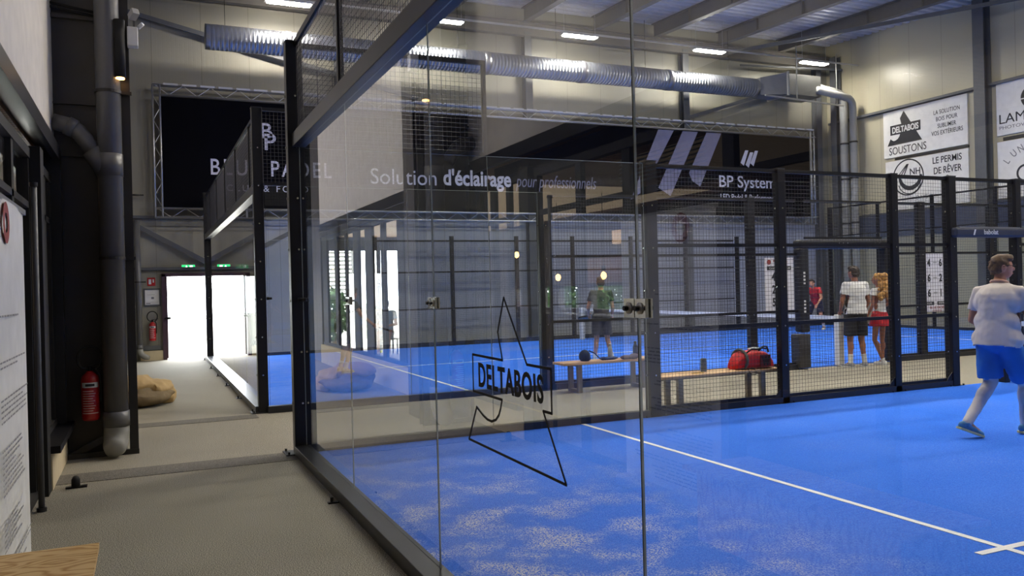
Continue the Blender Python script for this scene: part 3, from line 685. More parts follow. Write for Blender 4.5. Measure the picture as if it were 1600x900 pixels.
text('lettering', 'BLUE PADEL', .5, (.14, yb, 4.53), M['bannerw'], b1, length=2.98, height=.4, bold=.004, spacing=1.25)
text('small_lettering', 'CLUB & FOOD', .2, (.5, yb, 4.14), M['bannerw'], b1, length=2.0, height=.16, spacing=1.4)
text('monogram', 'B', .7, (1.36, yb, 5.5), M['bannerw'], b1, height=.38, length=.28, bold=.006); text('monogram', 'P', .7, (1.44, yb, 5.2), M['bannerw'], b1, height=.42, length=.28, bold=.006)
b2 = banner(3.55, 11.9, "black banner reading Solution d'éclairage pour professionnels in the middle of the truss")
text('lettering', 'Solution', .55, (4.15, yb, 4.42), M['bannerw'], b2, length=1.85, height=.42)
text('lettering', "d'éclairage", .55, (6.2, yb, 4.3), M['bannerw'], b2, length=2.05, height=.6, bold=.014)
text('lettering', 'pour professionnels', .55, (8.4, yb, 4.33), M['bannerg'], b2, length=2.65, height=.48, shear=.25)
b3 = banner(11.9, 19.45, 'black banner reading BP System with three big slanted grey bars')
for k in range(3):
    x = 12.95+k*.92
    poly = [(0, 0), (.55, 0), (1.3, 1.32), (.72, 1.32)] if k != 2 else [(0, 0), (.12, -.25), (.42, -.42), (1.3, 1.32), (.72, 1.32)]
    if k == 0: poly = [(-.35, -.9), (.1, -.62), (1.3, 1.32), (.72, 1.32)]
    if k == 1: poly = [(-.25, -.5), (.2, -.75), (1.3, 1.32), (.72, 1.32)]
    obj('slanted_bar', MB().prism([(a, b) for a, b in poly], (x-.35, yb, 5.05), (1, 0, 0), (0, 0, 1), .003), M['bannerg'], b3)
for k in range(3):
    lo = (.0, -.06, -.0)[k]
    obj('small_bar', MB().prism([(0, 0), (.13, -.09), (.33, .42), (.2, .42)], (16.5+k*.2, yb, 5.45+lo), (1, 0, 0), (0, 0, 1), .003), M['bannerw'], b3)
text('lettering', 'BP System', .5, (15.62, yb, 4.52), M['bannerw'], b3, length=2.3, height=.5, bold=.004)
text('small_lettering', 'LED Padel & Performance', .2, (15.66, yb, 4.22), M['bannerw'], b3, length=2.3, height=.2)

# ================================================================== right wall panels
def board(y0, y1, z0, z1, lab):      # y0 > y1: left edge, right edge as seen
    t = thing('advertising_board', lab, 'sign', (XR-.02, y0, z0))
    obj('board', bx(XR-.06, XR-.004, y1, y0, z0, z1), M['paper'], t); return t
xs = XR-.063
s1 = board(11.35, 8.36, 5.42, 6.90, 'white board reading DELTABOIS SOUSTONS on the right wall')
def logo(t, y, z, s, m):
    """triangle pierced by a name bar and a disc bite, y left edge, z bottom"""
    P = [(0, 0), (.55, .18), (1.62, 0), (1.05, .62), (.85, 1.08), (.62, 1.30), (.46, 1.0), (.58, .86), (.4, .6)]
    tri = [(0, 0), (1.62, .02), (.80, 1.3), (.62, 1.03), (.68, .80), (.62, .45)]
    arc = [(.62-.0+.42*math.cos(a)-.42, .45+.32*math.sin(a)) for a in [-.2*k for k in range(1, 8)]]
    poly = tri[:6] + [(.58, .33), (.5, .24), (.4, .19), (.3, .18), (.22, .22), (.15, .28)]
    obj('logo', MB().prism([(a*s, b*s) for a, b in poly], (xs+.002, y, z), (0, -1, 0), (0, 0, 1), .002), m, t)
logo(s1, 11.2, 5.80, .80, M['ink'])
obj('name_bar', bx(xs-.004, xs, 9.95, 11.08, 6.13, 6.44), M['ink'], s1)
text('lettering', 'DELTABOIS', .3, (xs-.005, 11.0, 6.18), M['paper'], s1, '-X', length=.98, height=.2, bold=.008)
text('lettering', 'SOUSTONS', .3, (xs, 11.14, 5.5), M['ink'], s1, '-X', length=1.38, height=.24)
for k, s in enumerate(('LA SOLUTION', 'BOIS POUR', 'SUBLIMER', 'VOS EXTÉRIEURS')):
    L = (.88, .72, .62, 1.06)[k]; text('lettering', s, .2, (xs, 9.48+(L-.88)*.5, 6.48-k*.21), M['ink'], s1, '-X', length=L, height=.13 if k < 3 else .17, bold=.001, spacing=1.08)
s2 = board(11.30, 8.36, 3.72, 5.30, 'white board with a round wave logo'); s2['label'] = 'white board reading LE PERMIS DE RÊVER with a round wave logo'
mb = MB(); cy_, cz_ = 10.45, 4.72
def ring(mb, cy, cz, r, th, a0=0, a1=2*PI, n=48, cyo=0, czo=0):
    for i in range(n):
        a, b = a0+(a1-a0)*i/n, a0+(a1-a0)*(i+1)/n
        mb.add([(xs, cy-(r)*math.cos(a), cz+(r)*math.sin(a)), (xs, cy-(r)*math.cos(b), cz+(r)*math.sin(b)), (xs, cy-(r-th)*math.cos(b)-cyo, cz+(r-th)*math.sin(b)+czo), (xs, cy-(r-th)*math.cos(a)-cyo, cz+(r-th)*math.sin(a)+czo)], [(0, 1, 2, 3)])
ring(mb, cy_, cz_, .58, .045)
ring(mb, cy_-.08, cz_+.02, .44, .1, PI, 2*PI, 30, 0, .04); ring(mb, cy_-.05, cz_-.1, .44, .03, 1.1*PI, 1.9*PI, 24)
for k in range(3): mb.add([(xs, cy_+.42-k*.12, cz_+.05), (xs, cy_+.38-k*.12, cz_+.05), (xs, cy_+.0-k*.02, cz_+.42), (xs, cy_+.05-k*.02, cz_+.42)], [(0, 1, 2, 3)])
obj('wave_logo', mb, M['ink'], s2)
text('lettering', 'NH', .3, (xs, 10.38, 4.78), M['ink'], s2, '-X', length=.38, height=.2, bold=.004)
text('lettering', 'DAYS', .2, (xs, 10.16, 3.98), M['inkgrey'], s2, '-X', length=.4, height=.13)
text('lettering', 'LE PERMIS', .3, (xs, 9.55, 5.0), M['ink'], s2, '-X', length=.98, height=.2, bold=.003)
text('lettering', 'DE RÊVER', .3, (xs, 9.52, 4.68), M['ink'], s2, '-X', length=.94, height=.26, bold=.003)
mb = MB().tube([(xs, 9.06, 4.52), (xs, 9.06, 4.06)], .014, 6); ring(mb, 9.06, 4.56, .05, .02)
mb.tube([(xs, 9.26, 4.22), (xs, 9.18, 4.1), (xs, 9.06, 4.06), (xs, 8.94, 4.1), (xs, 8.86, 4.22)], .016, 6).tube([(xs, 9.17, 4.42), (xs, 8.95, 4.42)], .012, 6)
obj('anchor_logo', mb, M['ink'], s2)
struct('wall_rail', bx(XR-.04, XR, 8.36, 10.95, 5.33, 5.39), M['dsteel'], 'dark rail between the two DELTABOIS side boards')
s3 = board(7.46, 4.4, 5.48, 6.95, 'white board reading LAMA at the right edge of the view')
text('lettering', 'LAMA', .4, (xs, 7.38, 5.80), M['ink'], s3, '-X', length=1.05, height=.26); text('lettering', 'PHOTOVOLTAÏQUE', .2, (xs, 7.38, 5.62), M['inkgrey'], s3, '-X', length=1.6, height=.13)
mb = MB(); ring(mb, 6.45, 6.4, .3, .3, 0, 2*PI, 40); obj('logo', mb, M['ink'], s3); obj('logo_bar', bx(xs-.003, xs-.001, 6.1, 6.8, 6.36, 6.39), M['paper'], s3)
s4 = board(7.46, 4.4, 3.72, 5.30, 'white board with spectacles drawing and thin arched lettering at the right edge')
for k, (ch, a) in enumerate(zip('LUNETTES', (52, 38, 26, 14, 2, -10, -22, -34))):
    r = .95; aa = math.radians(90+a); text('lettering', ch, .22, (xs, 6.4-(r*math.cos(aa))*-1*-1, 4.05+r*math.sin(aa)), M['inkgrey'], s4, '-X', height=.2, width=1, rot=math.radians(a))
mb = MB(); ring(mb, 6.68, 4.35, .24, .06); ring(mb, 6.1, 4.35, .24, .06); mb.add([(xs, 6.46, 4.42), (xs, 6.32, 4.42), (xs, 6.32, 4.37), (xs, 6.46, 4.37)], [(0, 1, 2, 3)])
obj('spectacles_drawing', mb, M['ink'], s4)
struct('wall_rail', bx(XR-.04, XR, 4.4, 7.3, 5.33, 5.42), M['dsteel'], 'dark rail between the two rightmost boards')

# ================================================================== COURTS
def turf(y0, y1, lab):
    t = thing('court_turf', lab, 'court', (0, (y0+y1)/2, 0))
    obj('turf', bx(0, 20, y0, y1, -.002, .012), M['turf'], t, at=(0, 0, 0)).location = (0, -(y0+y1)/2, 0)
    yc = (y0+y1)/2
    for a in (3.05, 16.9): obj('service_line', bx(a, a+.05, y0, y1, .012, .015), M['line'], t)
    obj('centre_line', bx(2.85, 17.15, yc-.025, yc+.025, .0125, .0155), M['line'], t)
turf(-10, 0, 'bright blue turf of the near padel court'); turf(3.1, 13.1, 'bright blue turf of the far padel court')

def kerb(x0, x1, y0, y1, lab): tag(obj('court_kerb', bx(x0, x1, y0, y1, 0, .09), M['rail'], bevel=.004), lab, 'kerb')
kerb(-.12, .03, -10.1, 0.0, 'dark steel kerb under the near glass wall along the aisle')
kerb(.03, 9.1, 0.0, .09, 'dark steel kerb along the long side of the near court left of its gate')
kerb(10.62, 20, 0.0, .09, 'dark steel kerb along the long side of the near court right of its gate')
kerb(-.12, .03, 3.1, 13.2, 'steel kerb under the far glass wall along the aisle')
kerb(.03, 9.05, 3.0, 3.1, 'dark kerb along the near side of the far court left of its gate')
kerb(11.35, 20, 3.0, 3.1, 'dark kerb along the near side of the far court right of its gate')
kerb(.03, 20, 13.1, 13.2, 'dark kerb along the far side of the far court'); kerb(20, 20.1, 3.0, 13.2, 'dark kerb at the right end of the far court'); kerb(20, 20.1, -10, .09, 'dark kerb at the right end of the near court')

GUS = [1]
def post(x0, x1, y0, y1, z1, lab, foot=True, grp='court posts'):
    cx, cy = (x0+x1)/2, (y0+y1)/2
    t = thing('court_post', lab, 'post', (cx, cy, 0), grp)
    obj('tube', bx(x0, x1, y0, y1, 0, z1), M['black'], t, bevel=.006)
    obj('cap', bx(x0-.003, x1+.003, y0-.003, y1+.003, z1, z1+.012), M['rail'], t)
    if foot: 
        obj('base_plate', bx(x0-.09, x1+.09, y0-.02, y1+.1, 0, .012), M['rail'], t)
        mb = MB()
        for a in (x0-.06, x1+.06):
            for b in (y0+.0, y1+.07): mb.cyl((a, b, .012), (a, b, .035), .011, 8)
        objs('bolt', mb, M['black'], t)
    if len(GUS) and y0 < 1 and x0 > 5: obj('gusset', MB().prism([(0, 0), (.12, 0), (.12, .12)], (x0-.12, y0+.03, .09), (1, 0, 0), (0, 0, 1), .012), M['black'], t)
    mb = MB()
    for z in [.5+k*.5 for k in range(int(z1/.5)-0)]:
        if z < z1-.05: mb.cyl((x0-.012, cy, z), (x0, cy, z), .012, 8).cyl((cx, y0-.01, z), (cx, y0, z), .010, 8)
    objs('fixing_bolt', mb, M['inox'], t)
    return t
post(-.11, .05, .0, .13, 4.03, 'tall black corner post of the near court beside the aisle')
post(3.98, 4.13, -.01, .11, 3.02, 'thick black post where glass meets mesh on the near court')
post(5.97, 6.09, .0, .1, 3.0, 'black mesh post of the near court behind the red bag')
post(7.96, 8.08, .0, .1, 3.0, 'black mesh post of the near court left of the white shirted couple')
post(9.08, 9.22, -.01, .12, 3.0, 'black gate post of the near court beside the man in blue shorts')
post(10.5, 10.62, -.01, .12, 3.0, 'right gate post of the near court behind the man in blue shorts')
post(12.4, 12.52, .0, .1, 3.0, 'mesh post of the near court right of its gate')
post(-.08, .05, 3.08, 3.2, 4.03, 'tall black corner post of the far court beside the aisle')
post(-.08, .05, 13.0, 13.12, 4.03, 'black corner post of the far court beside the exit doors')
post(4.05, 4.25, 3.0, 3.12, 3.0, 'black post where glass meets mesh on the far court behind the oak bench')
post(6.0, 6.12, 3.02, 3.12, 3.0, 'black mesh post of the far court, second along its near side')
post(8.02, 8.17, 3.02, 3.12, 3.0, 'black mesh post of the far court left of the score sheet')
post(12.1, 12.28, 3.02, 3.12, 3.0, 'black mesh post of the far court behind the right score sheet')
post(14.1, 14.22, 3.02, 3.12, 3.0, 'black mesh post of the far court, rightmost along its near side')
post(19.96, 20.08, 3.0, 3.12, 4.0, 'tall corner post of the far court by the right wall')
post(19.96, 20.08, 13.05, 13.17, 4.0, 'tall corner post of the far court in the far right corner')
for k, x in enumerate((4.1, 6.25, 8.2, 10, 12, 14, 16)): post(x, x+.1, 13.1, 13.2, 3.0, 'black post on the far side of the far court, %s from the left' % ('first', 'second', 'third', 'fourth', 'fifth', 'sixth', 'seventh')[k], False)
for k, y in enumerate((5.1, 7.1, 9.1, 11.1)): post(20.0, 20.08, y, y+.08, 4.0, 'black post at the right end of the far court, %s from the near side' % ('first', 'second', 'third', 'fourth')[k], False)

def pane(axis, c, a0, a1, z1, lab, grp, z0=.09):
    """one toughened glass pane 12 mm thick; axis 'X' = plane of constant x"""
    g = .002; h_ = .004
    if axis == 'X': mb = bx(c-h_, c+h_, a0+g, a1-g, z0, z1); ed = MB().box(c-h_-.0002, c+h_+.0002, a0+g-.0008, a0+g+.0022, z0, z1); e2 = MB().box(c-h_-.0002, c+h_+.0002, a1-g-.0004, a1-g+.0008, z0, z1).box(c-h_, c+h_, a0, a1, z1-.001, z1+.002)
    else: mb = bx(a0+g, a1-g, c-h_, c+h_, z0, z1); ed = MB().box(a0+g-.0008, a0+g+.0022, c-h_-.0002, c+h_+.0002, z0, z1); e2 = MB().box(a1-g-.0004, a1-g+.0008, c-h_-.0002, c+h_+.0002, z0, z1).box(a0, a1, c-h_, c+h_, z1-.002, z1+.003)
    t = thing('glass_partition', lab, 'glass wall', (c, a0, z0) if axis == 'X' else (a0, c, z0), grp)
    obj('glass', mb, M['glass'], t); obj('dark_edge', ed, M['glassedge'], t); objs('pale_highlight_edge', e2, M['glasshighlight'], t)
    return t
P = []
nn = ('farthest from the viewer', 'second from the tall corner post', 'carrying the black triangle logo', 'nearest the viewer', 'beyond the right edge')
for k in range(5): P.append(pane('X', 0, -2*(k+1), -2*k, 3.0, 'clear near court glass along the aisle, '+nn[k], 'near court end glass'))
pane('Y', .05, .06, 2.0, 3.0, 'clear side glass pane of the near court next to its tall corner post', 'near court side glass'); pane('Y', .05, 2.0, 3.98, 3.0, 'clear side glass pane of the near court next to the mesh', 'near court side glass')
fp = ('nearest the viewer', 'second', 'third', 'fourth', 'nearest the exit doors')
for k in range(5): pane('X', 0, 3.2+k*1.96, 3.2+(k+1)*1.96, 2.9, 'clear glass pane of the far court along the aisle, '+fp[k], 'far court end glass')
pane('Y', 3.06, .06, 2.0, 3.0, 'clear side glass pane of the far court next to its corner post', 'far court side glass'); pane('Y', 3.06, 2.0, 4.05, 3.0, 'clear side glass pane of the far court next to the oak bench', 'far court side glass')
for k in range(2): pane('Y', 13.12, .06+k*2, 2.06+k*2, 2.9, 'clear glass pane on the far side of the far court, %s' % ('left one', 'right one')[k], 'far court far glass')
for k in range(5): pane('X', 20.04, 3.14+k*1.98, 3.14+(k+1)*1.98, 3.0, 'clear glass pane at the right end of the far court, %s from the near side' % ('first', 'second', 'third', 'fourth', 'fifth')[k], 'far court right end glass')

# black outline logo on the third pane
pl = P[2]
pts = [(-4.95, 1.54), (-4.875, 1.39), (-4.92, 1.27), (-4.565, 1.272), (-4.565, 1.10), (-4.905, 1.097)]
arc = [(-4.885, 1.055), (-4.865, 1.025), (-4.83, 1.0), (-4.78, .986), (-4.73, .988), (-4.68, 1.0), (-4.63, 1.018), (-4.60, 1.028)]
pts += arc + [(-4.49, .862), (-5.49, .85), (-5.31, 1.10), (-5.385, 1.10), (-5.385, 1.27), (-5.17, 1.27)]
mb = MB(); n = len(pts)
for i in range(n):
    a, b = Vector(pts[i]), Vector(pts[(i+1) % n]); d = (b-a).normalized()*.003; q = Vector((-d.y, d.x)).normalized()*.0055
    a2, b2 = a-d, b+d; x0, x1 = -.0062, -.0044
    mb.add([(x, v.x, v.y) for x in (x0, x1) for v in (a2-q, a2+q, b2+q, b2-q)], [(0, 1, 2, 3), (7, 6, 5, 4), (0, 4, 5, 1), (1, 5, 6, 2), (2, 6, 7, 3), (3, 7, 4, 0)])
obj('logo_outline', mb, M['black_m'], pl)
text('lettering', 'DELTABOIS', .15, (-.0052, -4.635, 1.126), M['black_m'], pl, '-X', length=.68, height=.115, bold=.0035, ext=.001, spacing=1.1)

# glass clamps
def clamp(y, lab, big=1.0):
    t = thing('glass_clamp', lab, 'clamp', (-.01, y, 1.51), 'glass clamps')
    for s in (-1, 1):
        yc = y + s*.032*big
        obj('plate', bx(-.016, -.0045, yc-.030*big, yc+.030*big, 1.51-.030*big, 1.51+.030*big), M['inox'], t, bevel=.001)
        q = obj('washer', MB().lathe([(.018*big, 0), (.018*big, -.004), (.012*big, -.006)], (-.016, yc, 1.51), 20, 'X'), M['alu'], t, smooth=True)
        obj('bolt_head', MB().cyl((-.02, yc, 1.51), (-.036, yc, 1.51), .008*big, 6), M['black'], t)
    obj('back_plate', bx(.0045, .012, y-.06*big, y+.06*big, 1.48, 1.54), M['inox'], t)
clamp(-6.0, 'shiny two plate glass clamp on the seam nearest the viewer'); clamp(-4.0, 'shiny glass clamp on the middle seam left of the triangle logo'); clamp(-2.0, 'shiny glass clamp on the seam nearest the tall corner post')
def knob(y, x, lab):
    t = thing('glass_clamp', lab, 'clamp', (x, y, 1.51), 'black glass clamps')
    obj('arm', bx(x-.02, x+.0, y-.2, y, 1.495, 1.525), M['black'], t, bevel=.004); obj('knob', MB().cyl((x-.05, y-.05, 1.51), (x, y-.05, 1.51), .02, 14), M['black_m'], t, smooth=True)
knob(.0, -.007, 'black clamp holding the near glass at the tall corner post'); knob(3.1, .10, 'black clamp on the corner post of the far court')
# top rails
tag(obj('wall_top_beam', bx(-.07, .06, -10, 0.0, 3.0, 3.13), M['rail'], bevel=.005), 'thick grey steel beam on top of the near glass wall', 'rail')
tag(obj('wall_top_beam', bx(-.07, .06, 3.2, 13.0, 2.9, 3.03), M['rail'], bevel=.005), 'thick steel beam on top of the far glass wall along the aisle', 'rail')

W = .0021
def wire_mesh(axis, c, a0, a1, z0, z1, sp=.05):
    mb = MB(); n = max(1, round((a1-a0)/sp)); m = max(1, round((z1-z0)/sp))
    def seg(p, q):
        p, q = Vector(p), Vector(q); d = (q-p).normalized(); u = Vector((0, 0, 1)) if abs(d.z) < .5 else Vector((1, 0, 0)); v = d.cross(u)
        ring_ = [u*W, v*W, -u*W, -v*W]; mb.add([e+r for e in (p, q) for r in ring_], [(0, 1, 5, 4), (1, 2, 6, 5), (2, 3, 7, 6), (3, 0, 4, 7)])
    for i in range(n+1):
        a = a0+(a1-a0)*i/n
        seg(*(((c, a, z0), (c, a, z1)) if axis == 'X' else ((a, c, z0), (a, c, z1))))
    for i in range(m+1):
        z = z0+(z1-z0)*i/m
        seg(*(((c+.004, a0, z), (c+.004, a1, z)) if axis == 'X' else ((a0, c+.004, z), (a1, c+.004, z))))
    return mb
def mesh_panel(axis, c, a0, a1, z0, z1, lab, grp, rails=(), fr=.045, mids=(), sp=.05):
    t = thing('mesh_panel', lab, 'mesh fence', (c, a0, z0) if axis == 'X' else (a0, c, z0), grp)
    obj('wire_mesh', wire_mesh(axis, c, a0, a1, z0, z1, sp), M['wire'], t)
    mb = MB()
    def b(u0, u1, w0, w1):
        if axis == 'X': mb.box(c-.02, c+.025, u0, u1, w0, w1)
        else: mb.box(u0, u1, c-.02, c+.025, w0, w1)
    b(a0, a1, z1-fr, z1); b(a0, a1, z0, z0+fr*.8)
    for r in rails: b(a0, a1, r-.022, r+.022)
    for q in mids: b(q-.02, q+.02, z0, z1)
    obj('panel_frame', mb, M['black'], t)
    return t
R2 = (1.03, 2.03)
G1, G2 = 'mesh fence of the near court', 'mesh fence of the far court'
mesh_panel('Y', .05, 4.13, 5.97, .09, 3.0, 'black wire mesh panel of the near court between the glass and the bag', G1, R2)
mesh_panel('Y', .05, 6.09, 7.96, .09, 3.0, 'black wire mesh panel of the near court before the left gate padding', G1, R2)
mesh_panel('Y', .05, 8.08, 9.08, .09, 3.0, 'narrow black wire mesh panel next to the near court gate', G1, R2)
mesh_panel('Y', .05, 9.22, 10.5, 2.25, 3.0, 'short black wire mesh panel over the near court gate', G1)
mesh_panel('Y', .05, 10.62, 12.4, .09, 3.0, 'black wire mesh panel right of the near court gate', G1, R2)
mesh_panel('Y', .05, .05, 2.0, 3.0, 4.03, 'upper mesh panel over the side glass of the near court', G1, mids=(1.98,))
for k in range(5): mesh_panel('X', -.01, -2*(k+1), -2*k, 3.13, 4.05, 'upper mesh panel over the near glass wall, %s from the tall corner post' % ('first', 'second', 'third', 'fourth', 'fifth')[k], G1, mids=(-2*(k+1)+.08,), fr=.06)
mesh_panel('Y', 3.06, 4.25, 6.0, .09, 3.0, 'black wire mesh panel of the far court behind the oak bench', G2, R2)
mesh_panel('Y', 3.06, 6.12, 8.02, .09, 3.0, 'black wire mesh panel of the far court left of the left score sheet', G2, R2)
mesh_panel('Y', 3.06, 8.17, 9.1, .09, 3.0, 'black wire mesh panel of the far court behind the left score sheet', G2, R2)
mesh_panel('Y', 3.06, 9.3, 11.15, 2.3, 3.0, 'short black wire mesh panel over the far court gate', G2)
mesh_panel('Y', 3.06, 11.35, 12.1, .09, 3.0, 'narrow black wire mesh panel right of the far court gate', G2, R2)
mesh_panel('Y', 3.06, 12.28, 14.1, .09, 3.0, 'black wire mesh panel of the far court behind the right score sheet', G2, R2)
mesh_panel('Y', 3.06, 14.22, 16.0, .09, 3.0, 'rightmost black wire mesh panel on the near side of the far court', G2, R2)
mesh_panel('Y', 3.06, .05, 2.0, 3.0, 4.03, 'upper mesh panel over the side glass of the far court', G2, mids=(1.98,))
for k in range(5): mesh_panel('X', 0, 3.2+1.96*k, 3.2+1.96*(k+1), 3.03, 4.0, 'upper mesh panel over the far glass wall along the aisle, %s from the near post' % ('first', 'second', 'third', 'fourth', 'fifth')[k], G2, mids=(3.2+1.96*k+.9,))
for k in range(6): mesh_panel('Y', 13.14, 4.2+k*1.95, 4.2+(k+1)*1.95, .09, 2.9, 'wire mesh panel on the far side of the far court, %s from the left' % ('first', 'second', 'third', 'fourth', 'fifth', 'sixth')[k], G2, R2, sp=.05)
mesh_panel('X', 20.04, 3.14, 13.0, 3.0, 4.0, 'upper mesh panel at the right end of the far court', G2, mids=(5.1, 7.1, 9.1, 11.1))

# gate paddings of the far court and near court
t = thing('gate_padding', 'black padded gate frame of the far court behind the couple', 'padding', (10.2, 3.05, 0))
m = mat('black_padding', (26, 26, 29), .45, bump=.2, bscale=12)
obj('side_pad', bx(9.1, 9.3, 2.96, 3.14, .65, 2.14), m, t, bevel=.03); obj('side_pad', bx(11.15, 11.33, 2.96, 3.14, .03, 2.14), m, t, bevel=.03)
obj('top_pad', bx(9.1, 11.33, 2.95, 3.15, 2.12, 2.28), m, t, bevel=.035)
obj('low_pad', bx(9.02, 9.28, 2.94, 3.16, .03, .62), mat('grey_padding', (58, 56, 54), .6), t, bevel=.02)
obj('wrinkled_wrap', bx(9.35, 11.3, 2.955, 3.145, 2.27, 2.29), mat('silver_wrap', (150, 150, 150), .3, .6, bump=.6, bscale=30), t)
text('lettering', 'babolat', .08, (10.0, 2.947, 2.17), M['paper'], t, length=.3, height=.055); text('lettering', 'padel', .08, (10.7, 2.947, 2.17), M['inkgrey'], t, length=.3, height=.055)
for zz in (1.0, 1.5): 
    for k in range(4): obj('print_mark', bx(9.16, 9.2, 2.955, 2.96, zz+k*.06, zz+.035+k*.06), M['paper'], t)
t = thing('gate_padding', 'dark blue grey padded bar over the near court gate beside the man in blue shorts', 'padding', (9.9, 0, 2.1))
obj('top_pad', bx(9.1, 10.62, -.09, .09, 2.13, 2.27), mat('navy_padding', (46, 50, 66), .5, bump=.2, bscale=12), t, bevel=.035)
obj('wrinkled_wrap', bx(9.2, 10.5, -.07, .07, 2.262, 2.28), M['inkgrey'], t)
text('lettering', 'babolat', .1, (9.68, -.093, 2.17), M['paper'], t, length=.3, height=.07)
obj('print_mark', MB().prism([(0, 0), (.03, 0), (.06, .08), (.03, .08)], (9.45, -.092, 2.16), (1, 0, 0), (0, 0, 1), .002), M['paper'], t)

# nets
def net(x, y0, y1, lab, mat_post, s=1):
    t = thing('court_net', lab, 'net', (x, y0, 0))
    obj('net_tape', bx(x-.012, x+.012, y0, y1, .84, .91), M['line'], t)
    mb = MB(); 
    k = 0; y = y0
    while y < y1: mb.box(x-.0015, x+.0015, y, y+.003, .02, .85); y += .045
    z = .02
    while z < .85: mb.box(x-.0015, x+.0015, y0, y1, z, z+.003); z += .045
    obj('net_mesh', mb, M['black_m'], t)
    for yy in (y0, y1): obj('net_post', bx(x-.06, x+.06, yy-.06, yy+.06, .016, .93), mat_post, t, bevel=.01)
    obj('winch', bx(x-.1, x-.06, y1-.04, y1+.04, .6, .78), M['alu'], t)
net(10.02, 3.02, 12.62, 'white taped net of the far court', M['white'])
net(10.02, -9.9, -.1, 'net of the near court at the right edge behind the man in blue shorts', M['black'])
# score sheets
def score(x0, x1, z0, z1, lab, rows, top):
    t = thing('score_sheet', lab, 'sign', (x0, 3.0, z0)); y = 3.03; w = x1-x0
    obj('sheet', bx(x0, x1, y, y+.006, z0, z1), mat('score_paper', (226, 224, 232), .7), t)
    h = z1-z0; hd = z1-.05*h-.12 if top else z0+.05*h
    zs = [(z1-h*(.36+.24*k)) if top else (z1-h*(.16+.26*k)) for k in range(3)]
    for z, (a, b) in zip(zs, rows):
        text('number', a, .2, (x0+w*.24, y-.003, z-.07), M['ink'], t, height=.15, width=.8, bold=.006); text('number', b, .2, (x0+w*.62, y-.003, z-.07), M['ink'], t, height=.15, width=.8, bold=.006)
        obj('dash', bx(x0+w*.43, x0+w*.55, y-.002, y, z-.01, z+.02), mat('pale_print_grey', (176, 176, 180), .7), t)
    zb = (z1-h*.2) if top else (z0+h*.14)
    obj('team_box', bx(x0+w*.08, x0+w*.44, y-.002, y, zb-.03, zb+.04), M['ink'], t); obj('team_box', bx(x0+w*.54, x0+w*.92, y-.002, y, zb-.03, zb+.04), M['ink'], t)
    text('team_name', 'CLUB', .05, (x0+w*.16, y-.003, zb-.012), M['paper'], t, height=.035, length=w*.2); text('team_name', 'VISITEUR', .05, (x0+w*.58, y-.003, zb-.012), M['paper'], t, height=.035, length=w*.3)
    zl = (z1-h*.08) if top else (z0+h*.05)
    obj('red_logo', MB().lathe([(.045, 0), (.045, .002)], (x0+w*.15, y-.003, zl), 20, 'Y'), M['redlogo'], t)
    text('print', 'BLUE PADEL', .06, (x0+w*.3, y-.003, zl+.0), M['redlogo'], t, height=.045, length=w*.5); text('print', 'CENTER', .06, (x0+w*.38, y-.003, zl-.06), mat('rose_print', (190, 140, 140), .7), t, height=.04, length=w*.3)
score(8.36, 9.0, 1.05, 1.97, 'white score sheet hanging on the mesh left of the padded gate', (('4', '6'), ('2', '6'), ('5', '7')), True)
score(12.12, 12.95, .90, 2.02, 'white score sheet hanging on the mesh right of the couple', (('4', '6'), ('6', '2'), ('6', '1')), False)
# floor anchors along the kerbs
for k, (y, n) in enumerate(((-2.0, 'beside the near kerb'), (-4.0, 'beside the near kerb, close to the viewer'), (4.83, 'beside the far kerb, nearest'), (6.77, 'beside the far kerb, second'), (8.62, 'beside the far kerb, third'), (10.44, 'beside the far kerb, farthest'))):
    t = thing('floor_anchor', 'small black floor anchor '+n, 'anchor', (-.17, y, 0), 'kerb anchors')
    obj('foot', bx(-.2, -.12, y-.02, y+.02, 0, .012), M['black'], t); obj('bolt', MB().cyl((-.17, y, .012), (-.17, y, .045), .012, 8), M['black_m'], t)
# ================================================================== LOOSE THINGS
# roll-up banner at the left edge
t = thing('roll_up_banner', 'tall white roll-up banner with a round red logo at the left edge', 'banner', (-2.05, -3.2, 0))
n = 14; vs = []; y0, y1 = -2.57, -3.76
for i in range(n+1):
    f = i/n; y = y0+(y1-y0)*f; x = -2.06+.02*math.sin(f*PI)
    vs += [(x, y, .09), (x, y, 2.09), (x-.004, y, .09), (x-.004, y, 2.09)]
fs = []
for i in range(n): a = i*4; b = a+4; fs += [(a, a+1, b+1, b), (a+2, b+2, b+3, a+3), (a+1, a+3, b+3, b+1), (a, b, b+2, a+2)]
fs += [(0, 2, 3, 1), (n*4, n*4+1, n*4+3, n*4+2)]
obj('print', MB().add(vs, fs), M['paper'], t, smooth=False)
obj('top_bar', bx(-2.075, -2.045, -3.77, -2.56, 2.08, 2.11), M['alu'], t); obj('base', bx(-2.12, -1.96, -3.78, -2.55, 0, .09), M['alu'], t, bevel=.02)
obj('support_pole', MB().cyl((-2.09, -3.16, .08), (-2.09, -3.16, 2.09), .01, 8), M['alu'], t)
xf = -2.035
mb = MB()
for i in range(32):
    a, b = 2*PI*i/32, 2*PI*(i+1)/32
    for r0, r1 in ((.105, .05),): mb.add([(xf, -3.40+r0*math.cos(a), 1.97+r0*math.sin(a)*1.0), (xf, -3.40+r0*math.cos(b), 1.97+r0*math.sin(b)), (xf, -3.40+r1*math.cos(b), 1.97+r1*math.sin(b)), (xf, -3.40+r1*math.cos(a), 1.97+r1*math.sin(a))], [(0, 1, 2, 3)])
obj('red_logo', mb, M['redlogo'], t)
rnd = random.Random(3); mb = MB(); z = 1.52
